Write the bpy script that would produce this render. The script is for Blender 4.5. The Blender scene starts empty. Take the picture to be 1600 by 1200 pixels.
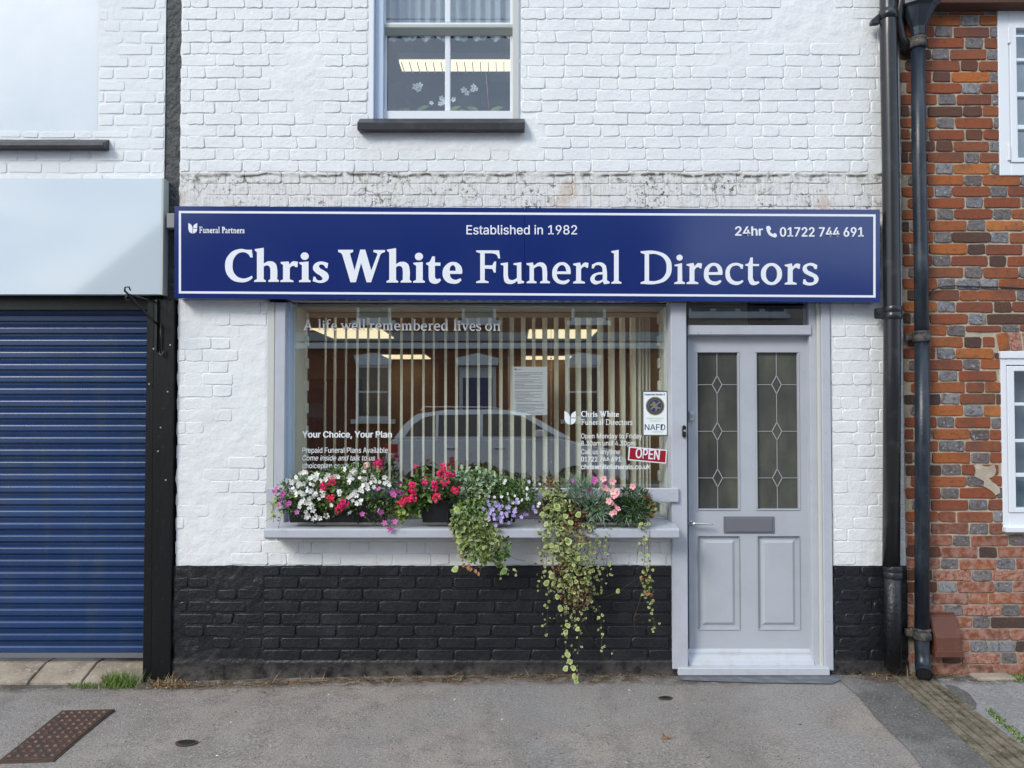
import bpy, bmesh, math, random
from mathutils import Vector, Matrix, noise
random.seed(7)
R = math.radians
scene = bpy.context.scene
col = scene.collection

# ------------------------------------------------------------------ camera
PITCH = R(1.4); FPX = 1200.0; CAMY = -4.7; CAMZ = 1.57; PRY = 650 - FPX*math.tan(PITCH)
cd = bpy.data.cameras.new('camera'); cam = bpy.data.objects.new('camera', cd); col.objects.link(cam)
cam.location = (0, CAMY, CAMZ); cam.rotation_euler = (R(90) + PITCH, 0, 0)
cd.sensor_width = 36; cd.lens = 36*FPX/1600; cd.shift_y = (PRY-600)/1600
cd.clip_start = 0.05; cd.clip_end = 2000
scene.camera = cam

# ------------------------------------------------------------------ light
SUNV = Vector((-0.95, -1.0, 0.95)).normalized()
SUN_EL = math.asin(SUNV.z); SUN_ROT = math.atan2(SUNV.x, SUNV.y)
ld = bpy.data.lights.new('sun', 'SUN'); ld.energy = 1.45; ld.angle = R(18); ld.color = (1.0, 0.96, 0.87)
sun = bpy.data.objects.new('sun', ld); col.objects.link(sun)
sun.rotation_euler = (-SUNV).to_track_quat('-Z', 'Y').to_euler()
world = bpy.data.worlds.new('World'); scene.world = world; world.use_nodes = True
nt = world.node_tree; nt.nodes.clear()
def wn(t, **k):
    n = nt.nodes.new(t)
    for a, b in k.items(): setattr(n, a, b)
    return n
wo = wn('ShaderNodeOutputWorld'); bg = wn('ShaderNodeBackground'); bg.inputs[1].default_value = 0.12
sky = wn('ShaderNodeTexSky', sky_type='NISHITA', sun_disc=False, sun_elevation=SUN_EL, sun_rotation=SUN_ROT, altitude=50, dust_density=1.5)
tc = wn('ShaderNodeTexCoord'); sx = wn('ShaderNodeSeparateXYZ'); nt.links.new(tc.outputs['Generated'], sx.inputs[0])
az = wn('ShaderNodeMath', operation='ADD'); az.inputs[1].default_value = 0.22; nt.links.new(sx.outputs[2], az.inputs[0])
dx = wn('ShaderNodeMath', operation='DIVIDE'); dy = wn('ShaderNodeMath', operation='DIVIDE')
nt.links.new(sx.outputs[0], dx.inputs[0]); nt.links.new(az.outputs[0], dx.inputs[1])
nt.links.new(sx.outputs[1], dy.inputs[0]); nt.links.new(az.outputs[0], dy.inputs[1])
cx = wn('ShaderNodeCombineXYZ'); nt.links.new(dx.outputs[0], cx.inputs[0]); nt.links.new(dy.outputs[0], cx.inputs[1])
no = wn('ShaderNodeTexNoise'); no.inputs['Scale'].default_value = 1.6; no.inputs['Detail'].default_value = 7; no.inputs['Roughness'].default_value = 0.55
nt.links.new(cx.outputs[0], no.inputs['Vector'])
cr = wn('ShaderNodeValToRGB'); cr.color_ramp.elements[0].position = 0.36; cr.color_ramp.elements[0].color = (.08,.08,.08,1); cr.color_ramp.elements[1].position = 0.56
nt.links.new(no.outputs[0], cr.inputs[0])
mx = wn('ShaderNodeMix', data_type='RGBA'); mx.inputs[7].default_value = (6.2, 7.35, 8.8, 1)
nt.links.new(cr.outputs[0], mx.inputs[0]); nt.links.new(sky.outputs[0], mx.inputs[6])
nt.links.new(mx.outputs[2], bg.inputs[0]); nt.links.new(bg.outputs[0], wo.inputs[0])
scene.view_settings.view_transform = 'Standard'; scene.view_settings.look = 'None'
scene.view_settings.gamma = 1; scene.view_settings.exposure = 0.60
scene.view_settings.use_curve_mapping = False
scene.cycles.max_bounces = 8; scene.cycles.transparent_max_bounces = 16

# ------------------------------------------------------------------ helpers
CP, SP = math.cos(PITCH), math.sin(PITCH)
def P(px, py, y=0.0):
    """point of the plane at distance y behind the facade seen at photo position px,py"""
    u = (px-800)/FPX; v = (PRY-py)/FPX
    dyy = CP - SP*v; dz = SP + CP*v; t = (y-CAMY)/dyy
    return Vector((u*t, y, CAMZ + dz*t))
def G(px, py, z=0.0):
    u = (px-800)/FPX; v = (PRY-py)/FPX
    dyy = CP - SP*v; dz = SP + CP*v; t = (z-CAMZ)/dz
    return Vector((u*t, CAMY+dyy*t, z))
def RC(x0, y0, x1, y1, y=0.0):
    mx_, my_ = (x0+x1)/2, (y0+y1)/2
    return P(x0, my_, y).x, P(x1, my_, y).x, P(mx_, y1, y).z, P(mx_, y0, y).z
def tag(o, label=None, cat=None, group=None, kind=None):
    if label: o['label'] = label
    if cat: o['category'] = cat
    if group: o['group'] = group
    if kind: o['kind'] = kind
    return o
def thing(name, label, cat, loc=(0,0,0), group=None):
    o = bpy.data.objects.new(name, None); col.objects.link(o); o.location = loc; o.empty_display_size = .1
    return tag(o, label, cat, group)
def child(o, parent):
    if parent is not None:
        o.parent = parent
        p = parent; off = Vector(p.location)
        while p.parent: p = p.parent; off = off + Vector(p.location)
        o.location = Vector(o.location) - off
    return o
class MB:
    def __init__(s): s.v = []; s.f = []; s.m = []; s.sm = []
    def add(s, vs, fs, mi=0, sm=False):
        b = len(s.v); s.v += [tuple(q) for q in vs]
        for f in fs: s.f.append(tuple(b+i for i in f)); s.m.append(mi); s.sm.append(sm)
        return s
    def box(s, x0, x1, y0, y1, z0, z1, mi=0):
        v = [(x0,y0,z0),(x1,y0,z0),(x1,y1,z0),(x0,y1,z0),(x0,y0,z1),(x1,y0,z1),(x1,y1,z1),(x0,y1,z1)]
        return s.add(v, [(0,3,2,1),(4,5,6,7),(0,1,5,4),(1,2,6,5),(2,3,7,6),(3,0,4,7)], mi)
    def prism(s, pts, a0, a1, axis='y', mi=0, sm=False):
        """polygon pts extruded along axis; pts are (x,z) for y, (y,z) for x, (x,y) for z"""
        n = len(pts)
        def q(p, a):
            return (p[0],a,p[1]) if axis == 'y' else ((a,p[0],p[1]) if axis == 'x' else (p[0],p[1],a))
        v = [q(p,a0) for p in pts] + [q(p,a1) for p in pts]
        fs = [tuple(range(n)), tuple(range(2*n-1, n-1, -1))]
        s.add(v, fs, mi); b = len(s.v)-2*n
        for i in range(n):
            j = (i+1) % n; s.f.append((b+i,b+i+n,b+j+n,b+j)); s.m.append(mi); s.sm.append(sm)
        return s
    def tube(s, pts, r, seg=10, mi=0, caps=True, sm=True):
        pts = [Vector(p) for p in pts]; rs = r if isinstance(r,(list,tuple)) else [r]*len(pts)
        b = len(s.v); up = None
        for i, p in enumerate(pts):
            d = (pts[min(i+1,len(pts)-1)] - pts[max(i-1,0)]).normalized()
            if up is None: up = d.orthogonal().normalized()
            up = (up - d*up.dot(d)).normalized(); w = d.cross(up)
            for k in range(seg):
                a = 2*math.pi*k/seg; s.v.append(tuple(p + (up*math.cos(a) + w*math.sin(a))*rs[i]))
        for i in range(len(pts)-1):
            for k in range(seg):
                k2 = (k+1) % seg
                s.f.append((b+i*seg+k, b+i*seg+k2, b+(i+1)*seg+k2, b+(i+1)*seg+k)); s.m.append(mi); s.sm.append(sm)
        if caps:
            s.f.append(tuple(b+k for k in range(seg))[::-1]); s.m.append(mi); s.sm.append(False)
            e = b+(len(pts)-1)*seg; s.f.append(tuple(e+k for k in range(seg))); s.m.append(mi); s.sm.append(False)
        return s
    def build(s, name, mat, parent=None, bevel=0, seg=1, loc=None):
        me = bpy.data.meshes.new(name); me.from_pydata(s.v, [], s.f)
        for m in (mat if isinstance(mat, (list,tuple)) else [mat]): me.materials.append(m)
        for p, mi, sm in zip(me.polygons, s.m, s.sm): p.material_index = mi; p.use_smooth = sm
        bm = bmesh.new(); bm.from_mesh(me); bmesh.ops.recalc_face_normals(bm, faces=bm.faces)
        if bevel:
            es = [e for e in bm.edges if len(e.link_faces) == 2 and e.calc_face_angle(0) > 0.5]
            bmesh.ops.bevel(bm, geom=es, offset=bevel, segments=seg, affect='EDGES', clamp_overlap=True)
        bm.to_mesh(me); bm.free()
        o = bpy.data.objects.new(name, me); col.objects.link(o)
        if loc is not None: o.location = loc
        return child(o, parent)
def bx(name, mat, parent, x0, x1, y0, y1, z0, z1, bevel=0.002):
    return MB().box(x0,x1,y0,y1,z0,z1).build(name, mat, parent, bevel)
def bxp(name, mat, parent, r, y0, y1, bevel=0.002, yref=None):
    """box whose front face (y0) covers the photo rectangle r"""
    x0,x1,z0,z1 = RC(*r, y=y0 if yref is None else yref)
    return bx(name, mat, parent, x0,x1,y0,y1,z0,z1, bevel)

# ------------------------------------------------------------------ materials
def mat(name, base, rough=0.6, spec=0.5, metal=0, coat=0, var=None, bump=None, emis=None, extra=None, objrand=None):
    """var=(colour, scale, lo, hi[,stretch]) mixes a second colour by noise; bump=[(scale,strength,dist),...]; several vars allowed"""
    m = bpy.data.materials.new(name); m.use_nodes = True; n = m.node_tree; N = n.nodes; L = n.links
    b = N['Principled BSDF']
    b.inputs['Base Color'].default_value = (*base,1); b.inputs['Roughness'].default_value = rough
    b.inputs['Specular IOR Level'].default_value = spec; b.inputs['Metallic'].default_value = metal
    b.inputs['Coat Weight'].default_value = coat; b.inputs['Coat Roughness'].default_value = 0.08
    geo = N.new('ShaderNodeNewGeometry'); src = None
    def mp(st):
        if not st: return geo.outputs['Position']
        k = N.new('ShaderNodeMapping'); k.inputs['Scale'].default_value = st; L.new(geo.outputs['Position'], k.inputs[0]); return k.outputs[0]
    if objrand:
        oi = N.new('ShaderNodeObjectInfo'); cr = N.new('ShaderNodeValToRGB'); L.new(oi.outputs['Random'], cr.inputs[0])
        cr.color_ramp.interpolation = 'LINEAR'
        es = cr.color_ramp.elements
        while len(es) < len(objrand): es.new(0.5)
        for i, c in enumerate(objrand): es[i].position = i/(len(objrand)-1); es[i].color = (*c,1)
        src = cr.outputs[0]
    for v in (var or []):
        c2, sc, lo, hi = v[:4]; st = v[4] if len(v) > 4 else None
        t = N.new('ShaderNodeTexNoise'); t.inputs['Scale'].default_value = sc; t.inputs['Detail'].default_value = 6; t.inputs['Roughness'].default_value = .6
        L.new(mp(st), t.inputs['Vector'])
        r = N.new('ShaderNodeMapRange'); r.inputs[1].default_value = lo; r.inputs[2].default_value = hi; L.new(t.outputs[0], r.inputs[0])
        x = N.new('ShaderNodeMix'); x.data_type = 'RGBA'; L.new(r.outputs[0], x.inputs[0]); x.inputs[7].default_value = (*c2,1)
        if src: L.new(src, x.inputs[6])
        else: x.inputs[6].default_value = (*base,1)
        src = x.outputs[2]
    if extra: src = extra(n, geo, src, base)
    if src: L.new(src, b.inputs['Base Color'])
    prev = None
    for bp in (bump or []):
        sc, stg, dist = bp[:3]
        t = N.new('ShaderNodeTexNoise'); t.inputs['Scale'].default_value = sc; t.inputs['Detail'].default_value = 5
        L.new(mp(bp[3] if len(bp) > 3 else None), t.inputs['Vector'])
        k = N.new('ShaderNodeBump'); k.inputs['Strength'].default_value = stg; k.inputs['Distance'].default_value = dist
        L.new(t.outputs[0], k.inputs['Height'])
        if prev: L.new(prev, k.inputs['Normal'])
        prev = k.outputs[0]
    if prev: L.new(prev, b.inputs['Normal'])
    if emis: b.inputs['Emission Color'].default_value = (*emis[0],1); b.inputs['Emission Strength'].default_value = emis[1]
    return m
def band(n, geo, axis, lo, hi, soft, nscale=0, namp=0):
    """0..1 mask of a world-space band lo..hi"""
    N, L = n.nodes, n.links
    s = N.new('ShaderNodeSeparateXYZ'); L.new(geo.outputs['Position'], s.inputs[0]); v = s.outputs['XYZ'.index(axis)]
    if nscale:
        t = N.new('ShaderNodeTexNoise'); t.inputs['Scale'].default_value = nscale; t.inputs['Detail'].default_value = 4; L.new(geo.outputs['Position'], t.inputs['Vector'])
        a = N.new('ShaderNodeMath'); a.operation = 'MULTIPLY_ADD'; a.inputs[1].default_value = namp; L.new(t.outputs[0], a.inputs[0]); L.new(v, a.inputs[2]); v = a.outputs[0]
    r1 = N.new('ShaderNodeMapRange'); r1.inputs[1].default_value = lo-soft; r1.inputs[2].default_value = lo+soft; L.new(v, r1.inputs[0])
    r2 = N.new('ShaderNodeMapRange'); r2.inputs[1].default_value = hi+soft; r2.inputs[2].default_value = hi-soft; L.new(v, r2.inputs[0])
    k = N.new('ShaderNodeMath'); k.operation = 'MULTIPLY'; L.new(r1.outputs[0], k.inputs[0]); L.new(r2.outputs[0], k.inputs[1]); return k.outputs[0]
def nmask(n, geo, sc, lo, hi, st=None, det=6):
    N, L = n.nodes, n.links
    t = N.new('ShaderNodeTexNoise'); t.inputs['Scale'].default_value = sc; t.inputs['Detail'].default_value = det; t.inputs['Roughness'].default_value = .62
    if st:
        k = N.new('ShaderNodeMapping'); k.inputs['Scale'].default_value = st; L.new(geo.outputs['Position'], k.inputs[0]); L.new(k.outputs[0], t.inputs['Vector'])
    else: L.new(geo.outputs['Position'], t.inputs['Vector'])
    r = N.new('ShaderNodeMapRange'); r.inputs[1].default_value = lo; r.inputs[2].default_value = hi; L.new(t.outputs[0], r.inputs[0]); return r.outputs[0]
def mul(n, *a):
    o = a[0]
    for b in a[1:]:
        k = n.nodes.new('ShaderNodeMath'); k.operation = 'MULTIPLY'; n.links.new(o, k.inputs[0])
        if isinstance(b, float): k.inputs[1].default_value = b
        else: n.links.new(b, k.inputs[1])
        o = k.outputs[0]
    return o
def mixc(n, fac, a, c, base=None):
    x = n.nodes.new('ShaderNodeMix'); x.data_type = 'RGBA'; n.links.new(fac, x.inputs[0])
    if a is not None: n.links.new(a, x.inputs[6])
    else: x.inputs[6].default_value = (*base,1)
    x.inputs[7].default_value = (*c,1); return x.outputs[2]

ZD0 = P(800, 325, 0).z; ZD1 = P(800, 264, 0).z         # the older, dirty paint band above the sign
ZPL = P(700, 884, 0).z                                  # top of the black plinth
def white_extra(n, geo, src, base):
    bd = band(n, geo, 'Z', ZD0-.3, ZD1, .006, 9, .03)
    src = mixc(n, mul(n, bd, .8), src, (.70,.69,.66), base)
    # mildew: dark crust along the top edge of the old paint and streaks below it
    top = band(n, geo, 'Z', ZD1-.014, ZD1+.004, .006, 5, .07)
    src = mixc(n, mul(n, top, nmask(n, geo, 16, .38, .50), nmask(n, geo, 2.2, .34, .48)), src, (.075,.065,.05))
    vo = n.nodes.new('ShaderNodeTexVoronoi'); vo.feature = 'DISTANCE_TO_EDGE'; vo.inputs['Scale'].default_value = 7.5
    dn = n.nodes.new('ShaderNodeTexNoise'); dn.inputs['Scale'].default_value = 12; n.links.new(geo.outputs['Position'], dn.inputs['Vector'])
    ad = n.nodes.new('ShaderNodeMixRGB'); ad.blend_type = 'ADD'; ad.inputs[0].default_value = .12; n.links.new(geo.outputs['Position'], ad.inputs[1]); n.links.new(dn.outputs[1], ad.inputs[2]); n.links.new(ad.outputs[0], vo.inputs['Vector'])
    ck = n.nodes.new('ShaderNodeMapRange'); ck.inputs[1].default_value = .030; ck.inputs[2].default_value = .008; n.links.new(vo.outputs['Distance'], ck.inputs[0])
    src = mixc(n, mul(n, bd, ck.outputs[0], nmask(n, geo, 3.3, .50, .58), .8), src, (.17,.14,.11))
    blot = band(n, geo, 'Z', ZD1-.055, ZD1-.012, .02, 7, .05)
    src = mixc(n, mul(n, blot, nmask(n, geo, 20, .53, .60), nmask(n, geo, 1.7, .42, .56), .9), src, (.10,.085,.06))
    low = band(n, geo, 'Z', ZD0-.02, ZD1-.02, .03, 6, .05)
    src = mixc(n, mul(n, low, nmask(n, geo, 38, .55, .60), nmask(n, geo, 3.1, .46, .58)), src, (.14,.12,.10))
    src = mixc(n, mul(n, low, nmask(n, geo, 30, .50, .62, (3.2,1,.25)), .38), src, (.33,.31,.28))
    src = mixc(n, mul(n, low, nmask(n, geo, 4.3, .58, .66), .5), src, (.55,.42,.33))
    # thin grime and rubbed marks over the rest
    src = mixc(n, mul(n, nmask(n, geo, 70, .68, .74), .5), src, (.40,.38,.36))
    foot = band(n, geo, 'Z', ZPL-.05, ZPL+.16, .06, 8, .08)
    src = mixc(n, mul(n, foot, nmask(n, geo, 9, .5, .68), .3), src, (.58,.54,.46))
    return src
M = {}
M['white'] = mat('white_masonry_paint', (.78,.80,.81), .62, .35, var=[((.72,.725,.745), 2.0, .35, .7)], bump=[(22,.35,.012),(60,.4,.006),(160,.25,.003)], extra=white_extra)
M['white2'] = mat('white_wall_paint_left', (.76,.785,.80), .65, .3, var=[((.70,.72,.75), 1.5, .35, .7)], bump=[(30,.3,.01),(120,.15,.003)])
M['black'] = mat('black_masonry_paint', (.0085,.0095,.0125), .40, .5, var=[((.024,.026,.030), 5, .5, .8),((.075,.07,.065),60,.66,.74)], bump=[(45,.45,.012),(170,.3,.004)],
    extra=lambda n,g,s,b: mixc(n, mul(n, band(n,g,'Z',-.2,.10,.06,7,.1), nmask(n,g,14,.35,.6), .8), s, (.13,.115,.10)))
M['postdark'] = mat('dark_grey_render', (.05,.053,.055), .6, .4, var=[((.10,.105,.105), 18, .5, .7)], bump=[(40,.8,.02),(120,.3,.004)])
M['blackwood'] = mat('black_painted_boards', (.006,.0065,.0075), .42, .3, var=[((.03,.03,.03), 30, .62, .72)], bump=[(14,.35,.01,(1,1,.3)),(90,.2,.003)])
M['frame'] = mat('lilac_grey_gloss', (.47,.49,.545), .42, .45, var=[((.42,.44,.485), 6, .45, .75),((.30,.31,.33), 30, .66, .78)], bump=[(60,.06,.002)])
M['frame2'] = mat('cream_edge_and_sunlit_reveal', (.55,.56,.535), .45, .45, bump=[(50,.05,.002)])  # cream edges; also paints in sunlight on the right sash reveal
M['door'] = mat('pale_grey_door', (.44,.465,.51), .4, .45, var=[((.40,.425,.465), 4, .45, .7),((.30,.31,.33), 40, .68, .8)], bump=[(50,.05,.002)])
M['upvc'] = mat('white_window_paint', (.74,.77,.82), .35, .5, bump=[(50,.05,.002)])
M['upvcb'] = mat('pale_blue_frame_and_shade', (.47,.56,.70), .42, .5, bump=[(50,.08,.002)])  # frame paint with the bluish shade of the left reveals mixed in
M['sill'] = mat('charcoal_sill_paint', (.035,.036,.042), .42, .5, var=[((.07,.07,.078),12,.5,.75)], bump=[(60,.2,.004)])
M['signblue'] = mat('sign_blue', (.007,.024,.150), .14, .9, bump=[(1.6,.04,.02)])
M['signwhite'] = mat('sign_white_vinyl', (.78,.80,.86), .5, .4)
M['vinyl'] = mat('window_vinyl', (.80,.83,.85), .5, .4)
M['fascia'] = mat('glossy_pale_fascia', (.54,.61,.67), .05, 1.0, coat=1.0)
M['fasciaedge'] = mat('fascia_edge', (.44,.48,.44), .4, .5)
M['board'] = mat('pale_boarded_window', (.56,.63,.70), .35, .5, var=[((.66,.70,.76),1.2,.35,.65)], bump=[(8,.1,.01)])
M['shutter'] = mat('blue_shutter_paint', (.0065,.036,.125), .33, .5, var=[((.022,.06,.17),3,.45,.75,(.3,1,3)),((.03,.055,.11),7,.5,.75,(1.2,1,.25)),((.20,.22,.25),70,.70,.76)], bump=[(30,.05,.002)])
M['blacksteel'] = mat('black_metal', (.014,.014,.016), .35, .5, bump=[(80,.2,.002)])
M['pipe'] = mat('black_plastic_pipe', (.018,.019,.022), .28, .5, var=[((.06,.06,.062),9,.55,.8)], bump=[(25,.04,.002)])
M['ironpipe'] = mat('blue_black_iron', (.014,.022,.034), .36, .5, var=[((.055,.068,.085),7,.5,.7,(1,1,.4)),((.22,.23,.24),40,.68,.74)], bump=[(60,.35,.003)])
M['rust'] = mat('rusty_joint', (.10,.085,.07), .7, .3, var=[((.03,.035,.045),30,.45,.6),((.22,.15,.10),50,.6,.7)], bump=[(60,.6,.005)])
M['mortar'] = mat('cream_mortar', (.47,.40,.31), .85, .2, var=[((.34,.29,.23),5,.4,.65),((.55,.50,.40),25,.5,.7)], bump=[(90,.6,.006),(300,.3,.002)],
    extra=lambda n,g,s,b: mixc(n, mul(n, band(n,g,'Z',-.2,.75,.25,4,.3), .6), s, (.27,.215,.17)))
lowred = lambda n,g,s,b: mixc(n, mul(n, band(n,g,'Z',-.2,1.0,.15,5,.3), nmask(n,g,22,.42,.6), .75), s, (.40,.24,.20))
spk = [((.12,.055,.035), 38, .55, .75), ((.10,.06,.05), 4, .5, .75), ((.42,.28,.20), 110, .66, .74)]
M['bk_red'] = mat('red_brick', (.3,.09,.04), .8, .25, var=spk, bump=[(70,.6,.006),(260,.4,.002)], extra=lowred,
    objrand=[(.28,.078,.034),(.20,.064,.036),(.32,.105,.040),(.24,.070,.035),(.17,.066,.044),(.29,.095,.040)])
M['bk_orange'] = mat('orange_brick', (.4,.14,.04), .8, .25, var=spk, bump=[(60,.6,.006),(240,.4,.002)], extra=lowred,
    objrand=[(.39,.125,.036),(.32,.100,.034),(.42,.155,.048),(.29,.090,.035)])
M['bk_grey'] = mat('grey_blue_brick', (.2,.2,.22), .42, .5, var=[((.09,.065,.055), 35, .48, .66),((.45,.46,.50),60,.6,.7)], bump=[(60,.8,.008),(200,.4,.002)],
    objrand=[(.22,.225,.25),(.13,.11,.105),(.175,.175,.195),(.11,.08,.07),(.26,.255,.265)])
M['bk_pink'] = mat('pink_spalled_brick', (.38,.20,.155), .9, .2, var=[((.24,.085,.055),40,.47,.62),((.52,.36,.29),70,.58,.68)], bump=[(50,1,.012),(200,.4,.002)])
M['bk_dark'] = mat('dark_brown_brick', (.085,.045,.035), .8, .25, var=spk, bump=[(60,.6,.006)], objrand=[(.10,.05,.035),(.065,.045,.04),(.13,.055,.035)])
M['stone'] = mat('buff_stone', (.36,.30,.235), .85, .2, var=[((.22,.18,.14),6,.42,.65),((.45,.40,.33),50,.55,.7)], bump=[(40,.5,.008),(200,.3,.002)])
M['concrete'] = mat('old_drain_concrete', (.20,.17,.125), .9, .2, var=[((.10,.085,.06),12,.42,.62),((.30,.265,.20),60,.55,.7)], bump=[(70,.8,.008)])
M['iron'] = mat('rusty_cast_iron', (.095,.048,.033), .7, .3, var=[((.055,.045,.04),20,.4,.6),((.17,.10,.07),60,.58,.7)], bump=[(150,.5,.003)])
M['terra'] = mat('brown_plastic', (.12,.045,.03), .5, .4, var=[((.17,.07,.05),12,.5,.7)], bump=[(50,.2,.003)])
M['plastic'] = mat('black_trough_plastic', (.012,.012,.013), .45, .4, bump=[(60,.1,.002)])
M['chrome'] = mat('chrome', (.75,.76,.78), .15, .5, metal=1)
M['slate_grey'] = mat('grey_letterplate', (.155,.16,.185), .35, .5)
M['lead'] = mat('lead_came', (.40,.41,.42), .4, .5, metal=.3)
M['obscure'] = mat('obscure_glass', (.070,.072,.064), .14, .5, var=[((.12,.12,.095),2.5,.4,.65),((.04,.042,.04),4,.45,.7,(1,1,.3))], bump=[(26,.12,.01,(1,1,.25)),(140,.2,.002)])
M['paper'] = mat('white_paper', (.84,.89,.92), .5, .4)
M['ink'] = mat('grey_ink', (.22,.27,.36), .6, .3)
M['navy'] = mat('navy_ink', (.02,.04,.13), .5, .4)
M['green_ink'] = mat('green_ink', (.30,.62,.22), .5, .4)
M['red'] = mat('red_vinyl', (.33,.008,.022), .4, .4)
M['gold'] = mat('dull_gold', (.28,.25,.16), .4, .5, metal=.3)
M['charcoal'] = mat('charcoal_print', (.06,.065,.065), .45, .4)
M['blind'] = mat('cream_blind_fabric', (.80,.80,.70), .75, .2, bump=[(200,.15,.001)])
M['wallin'] = mat('tan_room_wall', (.36,.26,.17), .8, .2, var=[((.26,.18,.11),1.5,.4,.6)])
M['walldark'] = mat('dark_room_wall', (.10,.065,.045), .8, .2)
M['cream'] = mat('cream_room_wall', (.56,.50,.36), .8, .2)
M['ceil'] = mat('cream_ceiling', (.50,.47,.40), .8, .2)
M['floor'] = mat('carpet', (.07,.055,.045), .9, .1)
M['reveal'] = mat('pale_green_reveal_paint', (.84,.88,.80), .7, .3, bump=[(40,.4,.01)])
M['panel'] = mat('lit_ceiling_panel', (.8,.75,.6), .5, .2, emis=((1,.84,.52), .95))
M['tube'] = mat('lit_tube', (.8,.75,.6), .5, .2, emis=((1,.84,.55), 1.0))
M['greywall'] = mat('grey_room_wall', (.30,.305,.31), .8, .2)
M['net'] = mat('net_curtain', (.62,.66,.70), .9, .1)
M['curtain'] = mat('grey_lining', (.30,.35,.39), .9, .1)
M['petalw'] = mat('white_petal', (.80,.80,.76), .6, .2)
M['stemg'] = mat('green_stem', (.10,.14,.045), .6, .3)
M['twig'] = mat('brown_twig', (.10,.065,.04), .8, .2)
M['tape'] = mat('steel_cable', (.5,.5,.5), .35, .5, metal=.6)
def glassmat(name, tint=(.965,.98,.975), refl=0.055, rough=0.0):
    m = bpy.data.materials.new(name); m.use_nodes = True; n = m.node_tree; n.nodes.clear(); N = n.nodes; L = n.links
    o = N.new('ShaderNodeOutputMaterial'); t = N.new('ShaderNodeBsdfTransparent'); t.inputs[0].default_value = (*tint,1)
    g = N.new('ShaderNodeBsdfGlossy'); g.inputs['Roughness'].default_value = rough; g.inputs[0].default_value = (1,1,1,1)
    lw = N.new('ShaderNodeLayerWeight'); lw.inputs[0].default_value = .5
    p = N.new('ShaderNodeMath'); p.operation = 'POWER'; p.inputs[1].default_value = 5; L.new(lw.outputs['Facing'], p.inputs[0])
    a = N.new('ShaderNodeMath'); a.operation = 'MULTIPLY_ADD'; a.inputs[1].default_value = 1-refl; a.inputs[2].default_value = refl; L.new(p.outputs[0], a.inputs[0])
    x = N.new('ShaderNodeMixShader'); L.new(a.outputs[0], x.inputs[0]); L.new(t.outputs[0], x.inputs[1]); L.new(g.outputs[0], x.inputs[2])
    L.new(x.outputs[0], o.inputs[0]); return m
M['glass'] = glassmat('window_glass', refl=.19)
M['glass2'] = glassmat('upper_window_glass', (.9,.93,.95), .085)

# ------------------------------------------------------------------ ground
def gz(x, y):
    """height of the footway: it drops a little to the left and ripples"""
    s = max(0.0, min(1.0, (-x-0.4)/2.2)); s = s*s*(3-2*s)
    near = max(0.0, 1 + y/1.6)
    return -0.040*s*max(.45, near) + 0.006*noise.noise(Vector((x*1.3, y*1.3, 3))) + 0.002*noise.noise(Vector((x*7, y*7, 1)))
def asph_extra(n, geo, s, b):
    dirt = band(n, geo, 'Y', -.10, .3, .04, 6, .12)
    s = mixc(n, mul(n, nmask(n, geo, 1.3, .55, .60, (1,.35,1)), .30), s, (.15,.14,.135))
    s = mixc(n, mul(n, dirt, nmask(n, geo, 12, .34, .54), .92), s, (.085,.062,.042))
    s = mixc(n, mul(n, nmask(n, geo, .9, .50, .60), .45), s, (.36,.35,.34))
    s = mixc(n, mul(n, nmask(n, geo, 130, .60, .66)), s, (.58,.54,.50))
    s = mixc(n, mul(n, nmask(n, geo, 120, .42, .36)), s, (.07,.066,.064))
    s = mixc(n, mul(n, nmask(n, geo, 16, .72, .76), .8), s, (.07,.065,.06))
    return s
M['asphalt'] = mat('worn_footway_asphalt', (.36,.312,.275), .85, .3, var=[((.265,.233,.21), 1.7, .40, .60), ((.25,.215,.19), 7, .5, .66), ((.40,.355,.32), 60, .50, .64)], bump=[(130,1,.010),(380,.8,.004)], extra=asph_extra)
M['asphalt2'] = mat('dark_patch_asphalt', (.112,.106,.099), .85, .3, var=[((.16,.15,.14), 6, .4, .65), ((.20,.19,.18), 80, .55, .64)], bump=[(130,1,.010),(500,.5,.002)], extra=asph_extra)
M['asphalt3'] = mat('grey_patch_asphalt', (.28,.275,.275), .85, .3, var=[((.38,.38,.38), 40, .45, .65)], bump=[(150,.9,.007)], extra=asph_extra)
M['road'] = mat('road_asphalt', (.10,.10,.105), .9, .3, var=[((.14,.14,.14),1,.4,.6)], bump=[(100,.5,.005)])
def sheet(name, mt, x0, x1, y0, y1, nx, ny, dz=0, edge=None, zf=gz):
    mb = MB(); vs = []
    for j in range(ny+1):
        for i in range(nx+1):
            x = x0+(x1-x0)*i/nx; y = y0+(y1-y0)*j/ny; vs.append((x,y,zf(x,y)+dz))
    mb.add(vs, [(j*(nx+1)+i, j*(nx+1)+i+1, (j+1)*(nx+1)+i+1, (j+1)*(nx+1)+i) for j in range(ny) for i in range(nx)], 0, True)
    return mb.build(name, mt)
tag(sheet('pavement', M['asphalt'], -6, 6, -1.95, .35, 240, 60), kind='structure')
g = MB().box(-60,60,-90,-1.99,-.5,-.115).box(-60,60,.4,60,-.5,-.06); tag(g.build('road', M['road']), kind='structure')
M['kerb'] = mat('granite_kerb', (.24,.235,.23), .8, .3, bump=[(60,.5,.005)])
kb = thing('kerb', 'grey stone kerb along the near pavement edge', 'kerb', (0,-2,0))
del kb['category']; del kb['label']; kb['kind'] = 'structure'
for i in range(14):
    MB().box(-6+i*.9, -6+i*.9+.892, -2.09, -1.951, -.3, -.006).build('kerbstone', M['kerb'], kb, .012)
g = MB().box(-60,60,-14,-12.4,-.5,-.005); tag(g.build('opposite_pavement', M['road'], bevel=.01), kind='structure')

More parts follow.
